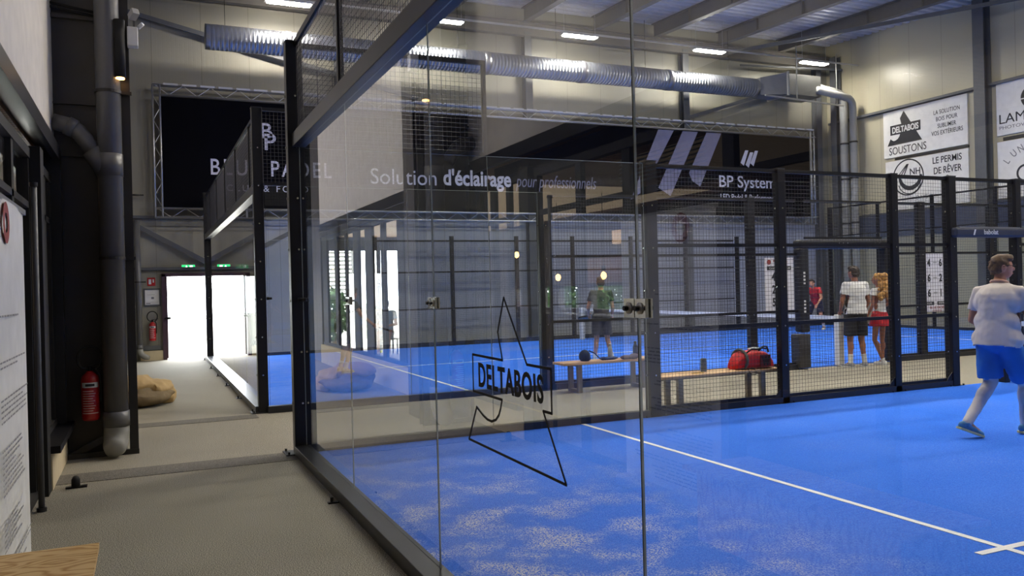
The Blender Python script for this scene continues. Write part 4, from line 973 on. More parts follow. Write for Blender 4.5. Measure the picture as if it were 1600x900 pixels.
for blk in ((1.50, 1, .9), (1.28, 2, .8), (1.10, 5, .9), (.86, 9, .7), (.52, 6, .6), (.30, 7, .9)):
    z = blk[0]
    for k in range(blk[1]):
        L = blk[2]*rnd.uniform(.6, 1.0); yr = -2.66
        mb.add([(xf, yr-.35*0, z), (xf, yr-L*.9, z), (xf, yr-L*.9, z+.010), (xf, yr, z+.010)], [(3, 2, 1, 0)]) if False else None
        ys = -3.7; seg = ys
        while seg < ys+L:
            l = rnd.uniform(.03, .1); mb.add([(xf, seg, z), (xf, min(seg+l, -2.62), z), (xf, min(seg+l, -2.62), z+.009), (xf, seg, z+.009)], [(0, 1, 2, 3)]); seg += l+.015
        z -= .026
obj('printed_text', mb, mat('soft_print', (150, 148, 148), .8), t)
# plywood block
t = thing('plywood_table', 'plywood board table top with bold wood grain in the lower left corner', 'table', (-2.0, -4.6, 0))
obj('table_top', bx(-2.9+.75, -1.63, -5.6, -3.92, .425, .45), M['ply'], t, at=(-2.05, -4.35, .3))
obj('side_panel', bx(-1.70, -1.68, -5.5, -4.0, 0, .425), M['ply'], t); obj('side_panel', bx(-2.12, -2.10, -5.5, -4.0, 0, .425), M['ply'], t)
obj('end_panel', bx(-2.10, -1.70, -4.02, -4.0, 0, .425), M['ply'], t)
# beige sack
def blob(mb_, vox=.012, smooth_it=6, name='body', disp=None):
    me = bpy.data.meshes.new('tmp'); me.from_pydata([tuple(v) for v in mb_.v], [], mb_.f)
    o = bpy.data.objects.new('tmp', me); C.objects.link(o)
    r = o.modifiers.new('r', 'REMESH'); r.mode = 'VOXEL'; r.voxel_size = vox
    s = o.modifiers.new('s', 'SMOOTH'); s.iterations = smooth_it; s.factor = .5
    bpy.context.view_layer.update(); dg = bpy.context.evaluated_depsgraph_get()
    m2 = bpy.data.meshes.new_from_object(o.evaluated_get(dg)); bpy.data.objects.remove(o)
    out = MB(); out.v = [tuple(v.co) for v in m2.vertices]; out.f = [tuple(p.vertices) for p in m2.polygons]; out.smooth = True
    bpy.data.meshes.remove(m2)
    if disp: out.v = [tuple(disp(Vector(v))) for v in out.v]
    return out
def cut(mb_, test):
    """drop the faces whose centre fails the test (clean hem or neckline)"""
    out = MB(); out.smooth = mb_.smooth; out.v = mb_.v
    out.f = [f for f in mb_.f if test(sum((Vector(mb_.v[i]) for i in f), Vector())/len(f))]
    used = sorted({i for f in out.f for i in f}); mp = {a: b for b, a in enumerate(used)}
    out.v = [mb_.v[i] for i in used]; out.f = [tuple(mp[i] for i in f) for f in out.f]
    return out
def wrinkle(amp, sc_):
    def f(v): n_ = noise.noise(v*sc_)+.5*noise.noise(v*sc_*2.3); return v+Vector((n_, n_, n_*.7))*amp
    return f
t = thing('canvas_sack', 'crumpled beige canvas sack lying on the aisle floor beyond the dark column', 'bag', (-1.45, 4.9, 0))
mb = MB().ell((-1.5, 4.8, .12), (.40, .36, .125)).ell((-1.62, 4.9, .22), (.34, .36, .13)).ell((-1.3, 4.95, .16), (.26, .3, .1))
sk = blob(mb, .02, 4, disp=wrinkle(.035, 6)); sk.v = [(x, y, max(z, .004)) for x, y, z in sk.v]
obj('sack', sk, mat('dark_canvas', (128, 110, 82), .85, bump=.3, bscale=25), t, smooth=True)
mb = MB().ell((-1.62, 4.95, .30), (.36, .4, .14)).ell((-1.3, 4.98, .24), (.24, .32, .13)).ell((-1.12, 5.05, .12), (.11, .26, .13))
fl = blob(mb, .02, 4, disp=wrinkle(.045, 5)); fl.v = [(x, y, max(z, .01)) for x, y, z in fl.v]
obj('flap', fl, mat('tan_canvas', (190, 160, 112), .85, bump=.3, bscale=25), t, smooth=True)
# door stop
t = thing('door_stop', 'small black door stop standing on the aisle floor', 'door stop', (-1.97, -.42, 0))
obj('base', bx(-2.05, -1.89, -.45, -.39, 0, .014), M['black'], t, bevel=.003); obj('stop', MB().tube([(-1.975, -.42, .014), (-1.975, -.42, .07), (-1.975, -.43, .09)], [.034, .034, .022], 14), M['black_m'], t, smooth=True)
# tennis ball
t = thing('tennis_ball', 'yellow green ball on the blue turf of the far court', 'ball', (3.94, 11.96, .05))
obj('felt', MB().ell((3.94, 11.96, .048), (.036, .036, .036), None, 20, 14), mat('ball_felt', (205, 225, 60), .9), t, smooth=True)
obj('seam', MB().tube([(3.94+.0365*math.cos(a)*math.cos(.45*math.sin(2*a)), 11.96+.0365*math.sin(a)*math.cos(.45*math.sin(2*a)), .048+.0365*math.sin(.45*math.sin(2*a))) for a in [k*2*PI/32 for k in range(32)]], .0012, 5, close=True), M['white'], t)
# benches
def bench(x0, x1, y0, y1, lab):
    t = thing('bench', lab, 'bench', ((x0+x1)/2, (y0+y1)/2, 0)); ym = (y0+y1)/2
    obj('seat', bx(x0, x1, y0, y1, .415, .45), M['oak'], t, bevel=.005)
    mg = mat('bench_steel', (138, 130, 116), .45, .5)
    for x in (x0+.28, x1-.28):
        mb = MB().box(x-.035, x+.035, y0+.02, y0+.07, 0, .415).box(x-.035, x+.035, y1-.07, y1-.02, 0, .415).box(x-.035, x+.035, y0+.07, y1-.07, 0, .05).box(x-.035, x+.035, y0+.07, y1-.07, .385, .415)
        obj('leg_frame', mb, mg, t)
bench(4.1, 5.75, 2.42, 2.78, 'oak topped bench before the far court holding caps and bottles')
bench(4.25, 6.08, .14, .50, 'oak topped bench behind the near mesh holding the red bag')
BZ = .45
# things on the far bench
t = thing('cap', 'black cap lying upright on the left end of the far bench', 'cap', (4.58, 2.6, BZ))
mb = MB().ell((4.55, 2.6, BZ+.07), (.085, .1, .10)).ell((4.56, 2.6, BZ+.04), (.085, .1, .04))
c_ = blob(mb, .01, 4); c_.v = [(x, y, max(z, BZ)) for x, y, z in c_.v]; obj('crown', c_, M['black_m'], t, smooth=True)
obj('strap', MB().tube([(4.62, 2.6, BZ+.15), (4.70, 2.56, BZ+.11), (4.76, 2.54, BZ+.04), (4.84, 2.55, BZ+.012)], .009, 8), M['black_m'], t, smooth=True)
t = thing('folded_wristband', 'black straps and small cloth lying beside the cap on the far bench', 'cloth', (4.92, 2.55, BZ))
c_ = blob(MB().ell((4.95, 2.58, BZ+.018), (.16, .09, .022)).ell((4.85, 2.55, BZ+.022), (.06, .05, .03)), .009, 3, disp=wrinkle(.01, 18)); c_.v = [(x, y, max(z, BZ)) for x, y, z in c_.v]
obj('cloth', c_, mat('navy_cloth', (36, 36, 56), .8), t, smooth=True)
def bottle(x, y, z, r, h, lab, mcap, mbody, neck=True):
    t = thing('water_bottle', lab, 'bottle', (x, y, z))
    prof = [(r*.9, 0), (r, .01), (r, h*.62), (r*.8, h*.74), (r*.42, h*.84), (r*.42, h*.88)] if neck else [(r*.9, 0), (r, .01), (r, h*.84), (r*.92, h*.88)]
    obj('body', MB().lathe(prof, (x, y, z), 24), mbody, t, smooth=True)
    obj('cap', MB().lathe([(r*(.5 if neck else .9), h*.88), (r*(.5 if neck else .9), h*.97), (r*(.4 if neck else .7), h)], (x, y, z), 20), mcap, t, smooth=True)
bottle(5.0, 2.62, BZ, .037, .24, 'pale clear water bottle in the middle of the far bench', M['white'], mat('clear_bottle', (196, 200, 196), .25))
bottle(5.45, 2.62, BZ, .042, .25, 'dark grey flask near the right end of the far bench', M['dsteel'], mat('dark_flask', (52, 60, 70), .35))
t = thing('leather_glove', 'brown crumpled shoes shaped bundle near the right end of the far bench', 'bundle', (5.5, 2.5, BZ)); t.name = 'cloth_bundle'; t['label'] = 'brown crumpled bundle lying near the right end of the far bench'; ORG[t.name] = Vector((5.5, 2.5, BZ))
c_ = blob(MB().ell((5.2, 2.46, BZ+.03), (.12, .06, .035)).ell((5.32, 2.47, BZ+.035), (.11, .06, .045), Matrix.Rotation(.3, 3, 'Z')), .009, 3, disp=wrinkle(.012, 14)); c_.v = [(x, y, max(z, BZ)) for x, y, z in c_.v]
obj('bundle', c_, mat('brown_cloth', (104, 84, 74), .8, var=.2, scale=20), t, smooth=True)
# things on the near bench
bottle(5.02, .36, BZ, .04, .17, 'grey blue tumbler on the near bench left of the red bag', M['dsteel'], mat('blue_flask', (70, 90, 112), .4), False)
t = thing('bracelet', 'small yellow strap lying on the near bench', 'strap', (4.85, .25, BZ))
obj('strap', MB().tube([(4.85+.09*math.cos(a), .25+.04*math.sin(a), BZ+.006) for a in [k*PI/8 for k in range(16)]], .006, 6, close=True), mat('yellow_strap', (200, 160, 60), .6), t, smooth=True)
t = thing('sports_bag', 'bright red sports bag with grey end band and dark W mark on the near bench', 'bag', (5.75, .3, BZ))
def bagdisp(v): return v+Vector((noise.noise(v*8)*.008, noise.noise(v*7+Vector((3, 1, 2)))*.008, noise.noise(v*9)*.008))
mred = mat('red_fabric', (214, 30, 34), .6, var=.12, scale=8, bump=.2, bscale=40)
mb = MB()
N = 20; prof_ = []
for k in range(N+1):
    s = k/N; x = 5.45+.60*s; hh = .245*(1-abs(2*s-1)**4*.75)*(1-.1*s); ww = .145*(1-abs(2*s-1)**4*.35)
    prof_.append((x, hh, ww))
vs = []; n = 16
for (x, hh, ww) in prof_:
    for k in range(n):
        a = 2*PI*k/n; ca, sa = math.cos(a), math.sin(a)
        yy = ww*math.copysign(abs(ca)**.6, ca); zz = hh*.5*math.copysign(abs(sa)**.7, sa); vs.append((x, .33+yy, BZ+hh*.5+zz+.002))
fs = [(i*n+k, i*n+(k+1) % n, (i+1)*n+(k+1) % n, (i+1)*n+k) for i in range(N) for k in range(n)] + [tuple(reversed(range(n))), tuple(range(N*n, (N+1)*n))]
bb = MB().add(vs, fs); bb.v = [tuple(bagdisp(Vector(v))) for v in bb.v]; bb.v = [(x, y, max(z, BZ+.001)) for x, y, z in bb.v]
obj('bag_body', bb, mred, t, smooth=True)
mb = MB()
for y in (.19, .47): pass
obj('end_band', MB().tube([(5.57, .33+.152*math.cos(a), BZ+.122+.125*math.sin(a)) for a in [k*2*PI/24 for k in range(24)]], .018, 8, close=True), mat('grey_webbing', (92, 96, 90), .8), t, smooth=True)
obj('shoulder_strap', MB().tube([(5.58, .2, BZ+.22), (5.66, .2, BZ+.262), (5.76, .22, BZ+.255), (5.84, .22, BZ+.265), (5.92, .22, BZ+.25)], .010, 8), M['black_m'], t, smooth=True)
obj('handle', MB().tube([(5.80, .24, BZ+.23), (5.86, .22, BZ+.285), (5.92, .22, BZ+.28), (5.96, .24, BZ+.21)], .013, 8), M['black_m'], t, smooth=True)
obj('towel', blob(MB().ell((5.80, .33, BZ+.25), (.1, .06, .02)), .01, 3), M['white'], t, smooth=True)
obj('mark_patch', bx(5.775, 5.935, .168, .182, BZ+.035, BZ+.18), mat('dark_red_patch', (110, 22, 26), .6), t)
text('mark', 'W', .1, (5.785, .166, BZ+.045), mat('dark_mark', (44, 16, 18), .6), t, height=.12, length=.14, bold=.01)
obj('strap_loop', MB().tube([(5.56, .125, BZ-.03), (5.58, .12, BZ-.055), (5.65, .12, BZ-.055), (5.67, .125, BZ-.03), (5.66, .17, BZ+.015), (5.57, .17, BZ+.015)], .006, 6, close=True), M['black_m'], t, smooth=True)
# ================================================================== PEOPLE
def V(*a): return Vector(a)
def person(lab, pos, face, H, J, look, voxel=.009):
    """J: joints in a local frame (x right, y forward, z up) for a 1.75 m body; look: clothes, hair and colours"""
    th = math.atan2(-face[0], face[1]); Rz = Matrix.Rotation(th, 3, 'Z'); s = H/1.75; pos = Vector(pos)
    t = thing('person', lab, 'person', pos)
    D = dict(pel=(0, 0, .95), wst=(0, 0, 1.10), chs=(0, .01, 1.30), nck=(0, 0, 1.475), hd=(0, .025, 1.635), hdyaw=0, hdpitch=0,
             hipL=(-.095, 0, .92), hipR=(.095, 0, .92), knL=(-.105, .02, .49), knR=(.105, .02, .49), anL=(-.11, -.02, .085), anR=(.11, -.02, .085),
             shL=(-.185, 0, 1.425), shR=(.185, 0, 1.425), elL=(-.235, -.02, 1.13), elR=(.235, -.02, 1.13), wrL=(-.235, .08, .89), wrR=(.235, .08, .89),
             ftL=(-.05, 1, 0), ftR=(.05, 1, 0))
    D.update(J); v = {k: Vector(x) for k, x in D.items() if isinstance(x, tuple)}
    g = look.get('girth', 1.0)
    def world(mb, disp=None):
        o = MB(); o.f = mb.f; o.smooth = mb.smooth
        o.v = [tuple(pos + Rz @ (Vector(p)*s)) for p in mb.v]; return o
    def put(name, mb, m, smooth=True, parent=None): return obj(name, world(mb), m, parent or t, smooth=smooth)
    def limb(mb, p, q, r1, r2, k=5):
        p, q = Vector(p), Vector(q); mb.tube([p+(q-p)*i/k for i in range(k+1)], [r1+(r2-r1)*i/k for i in range(k+1)], 14); mb.ell(p, (r1,)*3, None, 12, 8); mb.ell(q, (r2,)*3, None, 12, 8)
    # ---- body, one continuous surface
    b = MB()
    up = (v['chs']-v['wst']).normalized()
    rt = (v['shR']-v['shL']).normalized(); fw = up.cross(rt) * -1
    fw = rt.cross(up)*-1 if rt.cross(up).y < 0 else rt.cross(up)
    Rt = Matrix((rt, fw, rt.cross(fw))).transposed()
    b.ell(v['chs'], (.155*g, .105*g, .17), Rt); b.ell(v['wst'], (.135*g, .10*g, .14), Rt); b.ell(v['pel'], (.145*g, .098*g, .10), Rt)
    limb(b, v['wst'], v['chs'], .11*g, .12*g); limb(b, v['pel'], v['wst'], .10*g, .105*g)
    limb(b, v['nck']-up*.06, v['shL'], .055, .052); limb(b, v['nck']-up*.06, v['shR'], .055, .052); limb(b, v['chs']+up*.08, v['nck'], .09, .058)
    limb(b, v['nck'], v['hd']-V(0, .01, .05), .056, .052)
    fwd_h = Matrix.Rotation(D['hdyaw'], 3, 'Z') @ Matrix.Rotation(D['hdpitch'], 3, 'X'); hd = v['hd']
    def hp(x, y, z): return hd + fwd_h @ Vector((x, y, z))
    b.ell(hd, (.075, .094, .105), fwd_h); b.ell(hp(0, .028, -.055), (.056, .062, .06), fwd_h); b.ell(hp(0, .098, -.02), (.013, .02, .024), fwd_h, 8, 6)
    for e in (-1, 1): b.ell(hp(.078*e, -.01, -.01), (.012, .022, .033), fwd_h, 8, 6)
    b.ell(hp(0, .082, -.062), (.024, .014, .014), fwd_h, 8, 6)
    for S, e in (('L', -1), ('R', 1)):
        sh, el, wr = v['sh'+S], v['el'+S], v['wr'+S]; a = look.get('armr', 1)
        limb(b, sh, el, .048*a, .038*a); limb(b, el, wr, .038*a, .026*a); b.ell(el+(wr-el)*.25, (.041*a,)*3, None, 10, 8)
        d = (wr-el).normalized(); side = d.cross(Vector((0, 1, 0)) if abs(d.y) < .9 else Vector((0, 0, 1))).normalized(); nrm = d.cross(side)*1.0
        palm = wr+d*.05
        if (nrm.x*e) > 0: nrm = -nrm
        b.tube([wr, wr+d*.03, palm, wr+d*.09], [.024, .03, .036, .03], 10)
        M3 = Matrix((side, nrm, d)).transposed(); b.ell(palm, (.038, .017, .045), M3, 10, 8)
        for k, (off, ln) in enumerate(((-.029, .062), (-.010, .075), (.010, .070), (.028, .055))):
            p0 = wr+d*.085+side*off; p1 = p0+d*ln*.5+nrm*.010; p2 = p1+d*ln*.28+nrm*.024; p3 = p2+d*ln*.1+nrm*.022
            b.tube([p0-d*.02, p0, p1, p2, p3], [.009, .0095, .0088, .008, .006], 8)
        th_ = side*(1 if look.get('thumb', 1) > 0 else -1); p0 = wr+d*.03+side*.028
        b.tube([p0, p0+side*.022+d*.025, p0+side*.03+d*.055+nrm*.012], [.012, .0105, .008], 8)
        hp_, kn, an = v['hip'+S], v['kn'+S], v['an'+S]; L = look.get('legr', 1)
        limb(b, hp_, kn, .083*L, .053*L); limb(b, kn, an, .052*L, .036*L)
        back = Vector((0, -1, 0)) if abs((kn-an).normalized().z) > .5 else Vector((0, 0, 1))
        b.ell(kn+(an-kn)*.3+back*.014, (.05*L, .055*L, .1), Matrix.Rotation(math.atan2((an-kn).y, -(an-kn).z), 3, 'X'), 12, 8)
        ft = v['ft'+S].normalized(); b.tube([an, an+ft*.06-V(0, 0, .035), an+ft*.15-V(0, 0, .055)], [.036, .032, .02], 10)
    skin = blob(b, voxel, 3)
    put('body', skin, look.get('skin', M['skin']))
    # face
    mb = MB()
    for e in (-1, 1): mb.ell(hp(.028*e, .086, .008), (.0115, .007, .0075), fwd_h, 10, 6)
    put('eye', mb, M['black_m'])
    put('mouth', MB().ell(hp(0, .094, -.063), (.02, .005, .005), fwd_h, 10, 6), mat('lips', (150, 80, 74), .5))
    # ---- clothes follow the limbs with a clean hem
    def between(c, a, q, f): return (c-a).dot((q-a).normalized()) < (q-a).length*f
    if 'shirt' in look:
        sl = look.get('sleeve', .55); gs = g*look.get('loose', 1.0); mb = MB(); hem = look.get('hem', -.02)
        mb.ell(v['chs'], (.172*gs, .122*gs, .185), Rt); mb.ell(v['wst'], (.158*gs, .125*gs, .16), Rt); mb.ell(v['pel']+V(0, 0, .0), (.172*gs, .135*gs, .15), Rt)
        limb(mb, v['wst'], v['chs'], .128*gs, .135*gs); limb(mb, v['pel'], v['wst'], .132*gs, .128*gs); mb.tube([v['wst'], v['pel'], v['pel']-up*.10], [.13*gs, .15*gs, .155*gs], 20)
        sc_ = look.get('shr', .06)
        for S in 'LR': limb(mb, v['nck']-up*.06, v['sh'+S], .066, sc_*.95)
        limb(mb, v['chs']+up*.05, v['nck']-up*.03, .115, .066)
        for S in 'LR': 
            sh, el = v['sh'+S], v['el'+S]; e = sh+(el-sh)*(sl+.12); mb.tube([sh+(e-sh)*i/4 for i in range(5)], [.060, .060, .061, .062, .064], 14); mb.ell(sh, (sc_,)*3, None, 12, 8)
        c = blob(mb, .012, 5, disp=wrinkle(.007*look.get('wr', 1), 9))
        zh = v['pel'].z+hem
        def keep(p):
            for S in 'LR':
                sh, el = v['sh'+S], v['el'+S]; u = (el-sh).normalized()
                dd = (p-sh).dot(u)
                if dd > (el-sh).length*sl and (p-(sh+u*dd)).length < .10 and abs(p.x-v['chs'].x) > .0 and (p-sh).dot(rt*(1 if S == 'R' else -1)) > -.06: return False
            return (p-v['pel']).dot(up) > hem and (p-v['nck']).dot(up) < .012
        c = cut(c, keep)
        so = put('shirt', c, look['shirt'])
        sm = so.modifiers.new('cloth', 'SOLIDIFY'); sm.thickness = .004; sm.offset = 0
        if look.get('collar'): put('collar', MB().tube([v['nck']+up*.005+Rt@Vector((.072*math.cos(a), .066*math.sin(a)+.004, .01*math.sin(a)*-1)) for a in [k*PI/12 for k in range(24)]], .014, 8, close=True), look['collar'])
    if 'shorts' in look:
        f = look.get('short_len', .85); ls = look.get('short_r', .105); mb = MB()
        mb.ell(v['pel']+V(0, 0, .01), (.176*g, .15*g, .135), Rt)
        for S in 'LR':
            hp_, kn = v['hip'+S], v['kn'+S]; e = hp_+(kn-hp_)*(f+.1)
            mb.tube([hp_+(e-hp_)*i/4 for i in range(5)], [.098, .1, ls*.99, ls, ls], 18); mb.ell(hp_, (.1,)*3, None, 14, 8)
        if look.get('skirt'): mb.tube([v['pel']+V(0, 0, .06), v['pel']-V(0, 0, .05), v['pel']-V(0, 0, .26)], [.13, .165, .2], 24)
        c = blob(mb, .012, 4, disp=wrinkle(.007, 10))
        def keep2(p):
            if look.get('skirt') and p.z < v['pel'].z-.20: return False
            dl = [(p-v['hip'+S]).dot((v['kn'+S]-v['hip'+S]).normalized())/(v['kn'+S]-v['hip'+S]).length for S in 'LR']
            near = 0 if (p-(v['hipL']+(v['knL']-v['hipL'])*max(0, min(1, dl[0])))).length < (p-(v['hipR']+(v['knR']-v['hipR'])*max(0, min(1, dl[1])))).length else 1
            return dl[near] < f and (p-v['pel']).dot(up) < .09
        so = put('shorts' if not look.get('skirt') else 'skirt', cut(c, keep2), look['shorts'])
        sm = so.modifiers.new('cloth', 'SOLIDIFY'); sm.thickness = .004; sm.offset = 0
    if 'sock' in look:
        top = look.get('sock_top', .35); mb = MB()
        for S in 'LR':
            kn, an, hp_ = v['kn'+S], v['an'+S], v['hip'+S]; L = look.get('legr', 1)
            if top > 1:
                q = kn+(hp_-kn)*(top-1); limb(mb, q, kn, .068*L, .06*L); limb(mb, kn, an, .058*L, .042*L)
                back = Vector((0, -1, 0)); mb.ell(kn+(an-kn)*.3+back*.014, (.056*L, .061*L, .11), Matrix.Rotation(math.atan2((an-kn).y, -(an-kn).z), 3, 'X'), 12, 8)
            else: mb.tube([an+(kn-an)*top, an+(kn-an)*top*.5, an-(kn-an)*.06], [.048*L, .043*L, .042*L], 14)
        c = blob(mb, .01, 2, disp=wrinkle(.004, 14)); put('leggings' if top > 1 else 'socks', c, look['sock'])
    if 'shoe' in look:
        for S in 'LR':
            an, ft = v['an'+S], v['ft'+S].normalized(); pitch = math.asin(max(-1, min(1, ft.z))); yaw = math.atan2(-ft.x, ft.y)
            Rf = Matrix.Rotation(yaw, 3, 'Z') @ Matrix.Rotation(pitch, 3, 'X'); o_ = an
            def q(x, y, z): return o_ + Rf @ Vector((x, y, z))
            mb = MB(); mb.ell(q(0, -.03, -.04), (.040, .05, .045), Rf); mb.ell(q(0, .05, -.045), (.044, .08, .036), Rf); mb.ell(q(0, .135, -.055), (.047, .062, .026), Rf); mb.tube([q(0, -.01, .0), q(0, 0, -.04)], [.047, .045], 14)
            sh_ = blob(mb, .008, 3); p_ = put('shoe', sh_, look['shoe'])
            so_ = MB(); out = [(.038, -.07), (.045, -.02), (.043, .05), (.052, .12), (.045, .17), (.02, .20), (-.02, .20), (-.045, .17), (-.05, .12), (-.042, .05), (-.045, -.02), (-.038, -.07), (0, -.085)]
            so_.add([q(a, b_, -.083) for a, b_ in out]+[q(a, b_, -.064) for a, b_ in out], [tuple(range(13)), tuple(reversed(range(13, 26)))]+[(i, (i+1) % 13, 13+(i+1) % 13, 13+i) for i in range(13)])
            put('sole', so_, look.get('sole', M['white']), False, p_)
            lm = MB()
            for k in range(4): lm.bar(q(-.02, .03+k*.022, -.006-k*.009), q(.02, .03+k*.022, -.006-k*.009), .005)
            put('laces', lm, look.get('lace', M['white']), False, p_)
    # hair
    if 'hair' in look:
        mb = MB(); st = look.get('style', 'short')
        mb.ell(hp(0, -.016, .03), (.084, .098, .095), fwd_h); mb.ell(hp(0, -.045, -.01), (.078, .075, .085), fwd_h)
        if st == 'short': mb.ell(hp(0, .03, .08), (.07, .07, .045), fwd_h)
        if st == 'curly':
            rnd = random.Random(4)
            for k in range(190):
                a = rnd.uniform(-1.4, 1.4); z = rnd.uniform(-.40, .10); r = .10+.10*min(0, z)*-1+rnd.uniform(0, .05)
                mb.ell(hp(r*1.15*math.sin(a), -r*math.cos(a)*1.0-.02, z), (.028, .028, .034), None, 8, 6)
            for k in range(5): mb.ell(hp((k-2)*.035, -.085, -.12-.05*(k % 2)), (.045, .05, .14), None, 10, 8)
            mb.ell(hp(0, -.09, -.22), (.10, .045, .17), None)
        c = blob(mb, .01 if st == 'short' else .012, 2, disp=wrinkle(.012 if st == 'short' else .014, 26))
        inv = fwd_h.transposed()
        def keeph(p):
            l = inv @ (p-hd)
            return not (l.y > .045 and l.z < .055 and abs(l.x) < .075) and not (st == 'short' and l.z < -.075)
        put('hair', cut(c, keeph), look['hair'])
    if look.get('glasses'):
        mb = MB()
        for e in (-1, 1):
            mb.tube([hp(.032*e+.022*math.cos(a), .108, .006+.017*math.sin(a)) for a in [k*PI/8 for k in range(16)]], .0022, 6, close=True)
            mb.tube([hp(.054*e, .107, .012), hp(.086*e, .02, .012), hp(.086*e, -.02, .0)], .0022, 6)
        mb.tube([hp(-.010, .109, .01), hp(.010, .109, .01)], .0022, 6); put('glasses', mb, M['black_m'])
    if look.get('racket'):
        S, dr = look['racket']; wr = v['wr'+S]; el = v['el'+S]; d = Vector(dr).normalized(); c0 = wr+(wr-el).normalized()*.08
        t2 = thing('padel_racket', 'padel racket held by the '+look['rname'], 'racket', pos + Rz @ (c0*s))
        def put2(name, mb, m, smooth=True): return obj(name, world(mb), m, t2, smooth=smooth)
        put2('handle', MB().tube([c0-d*.06, c0+d*.13], .016, 10), M['black_m'])
        u = d.cross(Vector((0, 0, 1))).normalized() if abs(d.z) < .9 else Vector((1, 0, 0)); n_ = u.cross(d)
        cc = c0+d*.27; vs = []; 
        for off in (-.018, .018):
            for k in range(28): a = 2*PI*k/28; vs.append(cc+d*.145*math.cos(a)+u*.128*math.sin(a)+n_*off)
        put2('racket_head', MB().add(vs, [tuple(range(28)), tuple(reversed(range(28, 56)))]+[(i, (i+1) % 28, 28+(i+1) % 28, 28+i) for i in range(28)]), look.get('racketcol', M['black']), False)
    return t
cw = mat('white_cotton', (226, 214, 206), .8, var=.03); cw2 = mat('white_tee_cotton', (224, 222, 216), .85, var=.03)
hair1 = mat('brown_hair', (104, 78, 54), .6, var=.3, scale=40); hair2 = mat('dark_hair', (58, 46, 38), .6, var=.3, scale=40); hairb = mat('blond_hair', (186, 138, 74), .55, var=.4, scale=50)
# man in blue shorts striding to the right
person('man in a white polo, royal blue shorts and white leggings striding across the near court', (6.20, -2.75, .012), (1, .12), 1.77,
    dict(pel=(0, .0, .93), wst=(0, .01, 1.10), chs=(0, .04, 1.30), nck=(0, .05, 1.475), hd=(.01, .085, 1.63), hdyaw=-.75, hdpitch=-.03,
         hipL=(-.10, .0, .90), hipR=(.10, .0, .90), knL=(-.11, .06, .50), anL=(-.10, -.37, .15), ftL=(.45, 1, -.42),
         knR=(.11, .26, .50), anR=(.11, .25, .10), ftR=(.3, 1, .05),
         shL=(-.195, .03, 1.385), shR=(.195, .05, 1.385), elL=(-.27, .04, 1.11), wrL=(-.20, .24, 1.02), elR=(.26, .10, 1.11), wrR=(.20, .33, 1.08)),
    dict(shirt=cw, collar=mat('peach_collar', (214, 170, 150), .8), sleeve=.62, loose=1.16, girth=1.16, hem=-.075, shorts=mat('royal_blue_cloth', (44, 116, 190), .75, var=.12), short_len=.86, short_r=.112,
         sock=mat('white_leggings', (214, 206, 204), .7), sock_top=1.25, legr=1.12, shoe=mat('blue_shoe', (64, 134, 186), .5, var=.3, scale=30), sole=mat('pale_yellow_sole', (214, 206, 150), .6),
         hair=hair1, glasses=True), .008)
# couple by the far court gate
person('man in a white T-shirt and dark shorts standing at the far court gate', (10.12, 2.72, 0), (.25, 1), 1.80,
    dict(hd=(-.01, .03, 1.635), hdyaw=.3, wrL=(-.19, .16, .98), elL=(-.25, 0, 1.15), wrR=(.20, .12, .92), anL=(-.13, -.02, .085), anR=(.15, .0, .085), ftR=(.35, 1, 0), ftL=(-.3, 1, 0)),
    dict(shirt=cw2, loose=1.12, girth=1.08, sleeve=.6, hem=-.03, shorts=mat('black_shorts', (36, 34, 34), .8), short_len=.86, short_r=.11, sock=cw2, sock_top=.36, shoe=mat('grey_shoe', (150, 150, 156), .6), hair=hair2, skin=M['skin2']))
person('woman with long curly blond hair and red skirt standing at the far court gate', (10.72, 2.74, 0), (-.15, 1), 1.66,
    dict(hd=(-.01, .02, 1.64), hdyaw=.35, shL=(-.165, 0, 1.42), shR=(.165, 0, 1.42), elL=(-.21, .0, 1.15), wrL=(-.2, .12, .95), elR=(.22, -.06, 1.16), wrR=(.17, .12, 1.08), knL=(-.13, .03, .49), anL=(.02, -.04, .085), knR=(.09, .02, .49), anR=(.10, .02, .085)),
    dict(shirt=cw2, sleeve=.35, girth=.86, loose=1.0, hem=.0, shorts=mat('red_cloth', (176, 24, 36), .7, var=.1), skirt=True, short_len=.5, short_r=.1, legr=.86, armr=.85, sock=M['white'], sock_top=.12, shoe=M['white'], hair=hairb, style='curly', skin=M['skin2']), .009)
# player in black with his back to us
person('player in a black T-shirt and dark shorts standing on the far court behind the bench', (6.93, 6.18, .012), (.3, 1), 1.72,
    dict(wrL=(-.22, .2, 1.02), elL=(-.27, -.0, 1.14), wrR=(.25, .14, .93), knR=(.12, .03, .49), anR=(.20, -.04, .085), anL=(-.16, .0, .085)),
    dict(shirt=mat('black_tee', (34, 32, 34), .8), loose=1.1, hem=-.04, sleeve=.58, shorts=mat('charcoal_shorts', (46, 48, 58), .8), short_len=.8, sock=M['white'], sock_top=.25, shoe=M['white'], hair=hair2, racket=('L', (-.2, 1, -.3)), rname='player in the black T-shirt'))
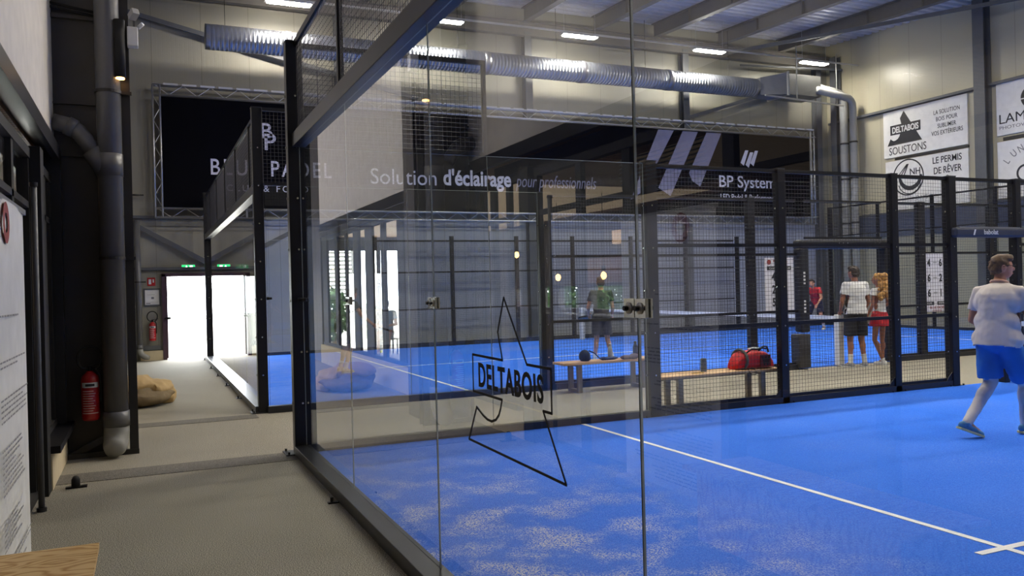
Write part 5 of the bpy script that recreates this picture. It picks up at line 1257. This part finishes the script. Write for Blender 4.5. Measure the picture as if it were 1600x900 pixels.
# player in red and blue beyond the net
person('player in a red shirt bending forward beyond the net of the far court', (17.6, 11.4, .012), (-1, -.55), 1.76,
    dict(pel=(0, -.12, .84), wst=(0, -.05, 1.0), chs=(0, .08, 1.17), nck=(0, .2, 1.30), hd=(0, .28, 1.44), hipL=(-.1, -.1, .82), hipR=(.1, -.1, .82), knL=(-.2, .12, .46), knR=(.2, .12, .46), anL=(-.24, -.05, .085), anR=(.24, -.05, .085),
         shL=(-.19, .16, 1.25), shR=(.19, .16, 1.25), elL=(-.27, .25, .98), elR=(.27, .25, .98), wrL=(-.2, .42, .80), wrR=(.14, .42, .80)),
    dict(shirt=mat('crimson_shirt', (188, 44, 50), .75, var=.25, scale=9), hem=-.02, shorts=mat('navy_shorts', (30, 32, 60), .8), sock=M['white'], sock_top=.3, shoe=M['white'], hair=hair2, racket=('R', (-.3, 1, .1)), rname='player in red beyond the net', racketcol=mat('racket_grey', (120, 120, 130), .4)))
# player in dark clothes near the aisle side of the far court
person('player in dark clothes and white shoes lunging on the far court near the aisle glass', (2.10, 7.74, .012), (.9, .45), 1.76,
    dict(pel=(0, -.05, .86), wst=(0, .0, 1.02), chs=(0, .08, 1.2), nck=(0, .16, 1.36), hd=(0, .22, 1.50), hipL=(-.1, -.05, .84), hipR=(.1, -.05, .84), knL=(-.18, .16, .46), knR=(.17, .0, .46), anL=(-.22, .06, .085), anR=(.2, -.16, .085),
         shL=(-.19, .12, 1.30), shR=(.19, .12, 1.30), elL=(-.36, .2, 1.12), elR=(.38, .1, 1.10), wrL=(-.42, .4, .98), wrR=(.56, .22, .92)),
    dict(shirt=mat('charcoal_tee', (40, 42, 50), .8), hem=-.02, shorts=mat('dark_blue_shorts', (40, 44, 66), .8), short_len=.75, sock=M['white'], sock_top=.3, shoe=mat('cream_shoe', (220, 206, 180), .6), hair=hair2, racket=('R', (.4, .8, -.3)), rname='lunging player in dark clothes'))
# man seated in the clubhouse (seen reflected in the glass)
person('man in a light blue shirt sitting by the clubhouse end windows, seen as a reflection', (-4.0, 11.6, .03), (.5, -1), 1.76,
    dict(pel=(0, 0, .50), wst=(0, .02, .66), chs=(0, .03, .86), nck=(0, .03, 1.03), hd=(0, .05, 1.19), hipL=(-.1, .03, .49), hipR=(.1, .03, .49), knL=(-.13, .43, .50), knR=(.13, .43, .50), anL=(-.13, .43, .085), anR=(.13, .43, .085),
         shL=(-.19, .02, .98), shR=(.19, .02, .98), elL=(-.25, .06, .70), elR=(.25, .06, .70), wrL=(-.1, .28, .68), wrR=(.1, .28, .68)),
    dict(shirt=mat('light_blue_shirt', (120, 170, 214), .8), shorts=mat('beige_trousers', (150, 140, 120), .8), short_len=.9, shoe=M['white'], hair=hair2))
t = thing('cafe_chair', 'dark cafe chair under the man in the light blue shirt', 'chair', (-4.0, 11.6, 0))
obj('seat', bx(-4.25, -3.75, 11.4, 11.85, .36, .40), M['black'], t)
for a, b in ((-4.23, 11.42), (-3.79, 11.42), (-4.23, 11.81), (-3.79, 11.81)): obj('leg', bx(a, a+.03, b, b+.03, 0, .36), M['black'], t)
obj('backrest', bx(-4.24, -3.77, 11.84, 11.87, .40, .92), M['black'], t)
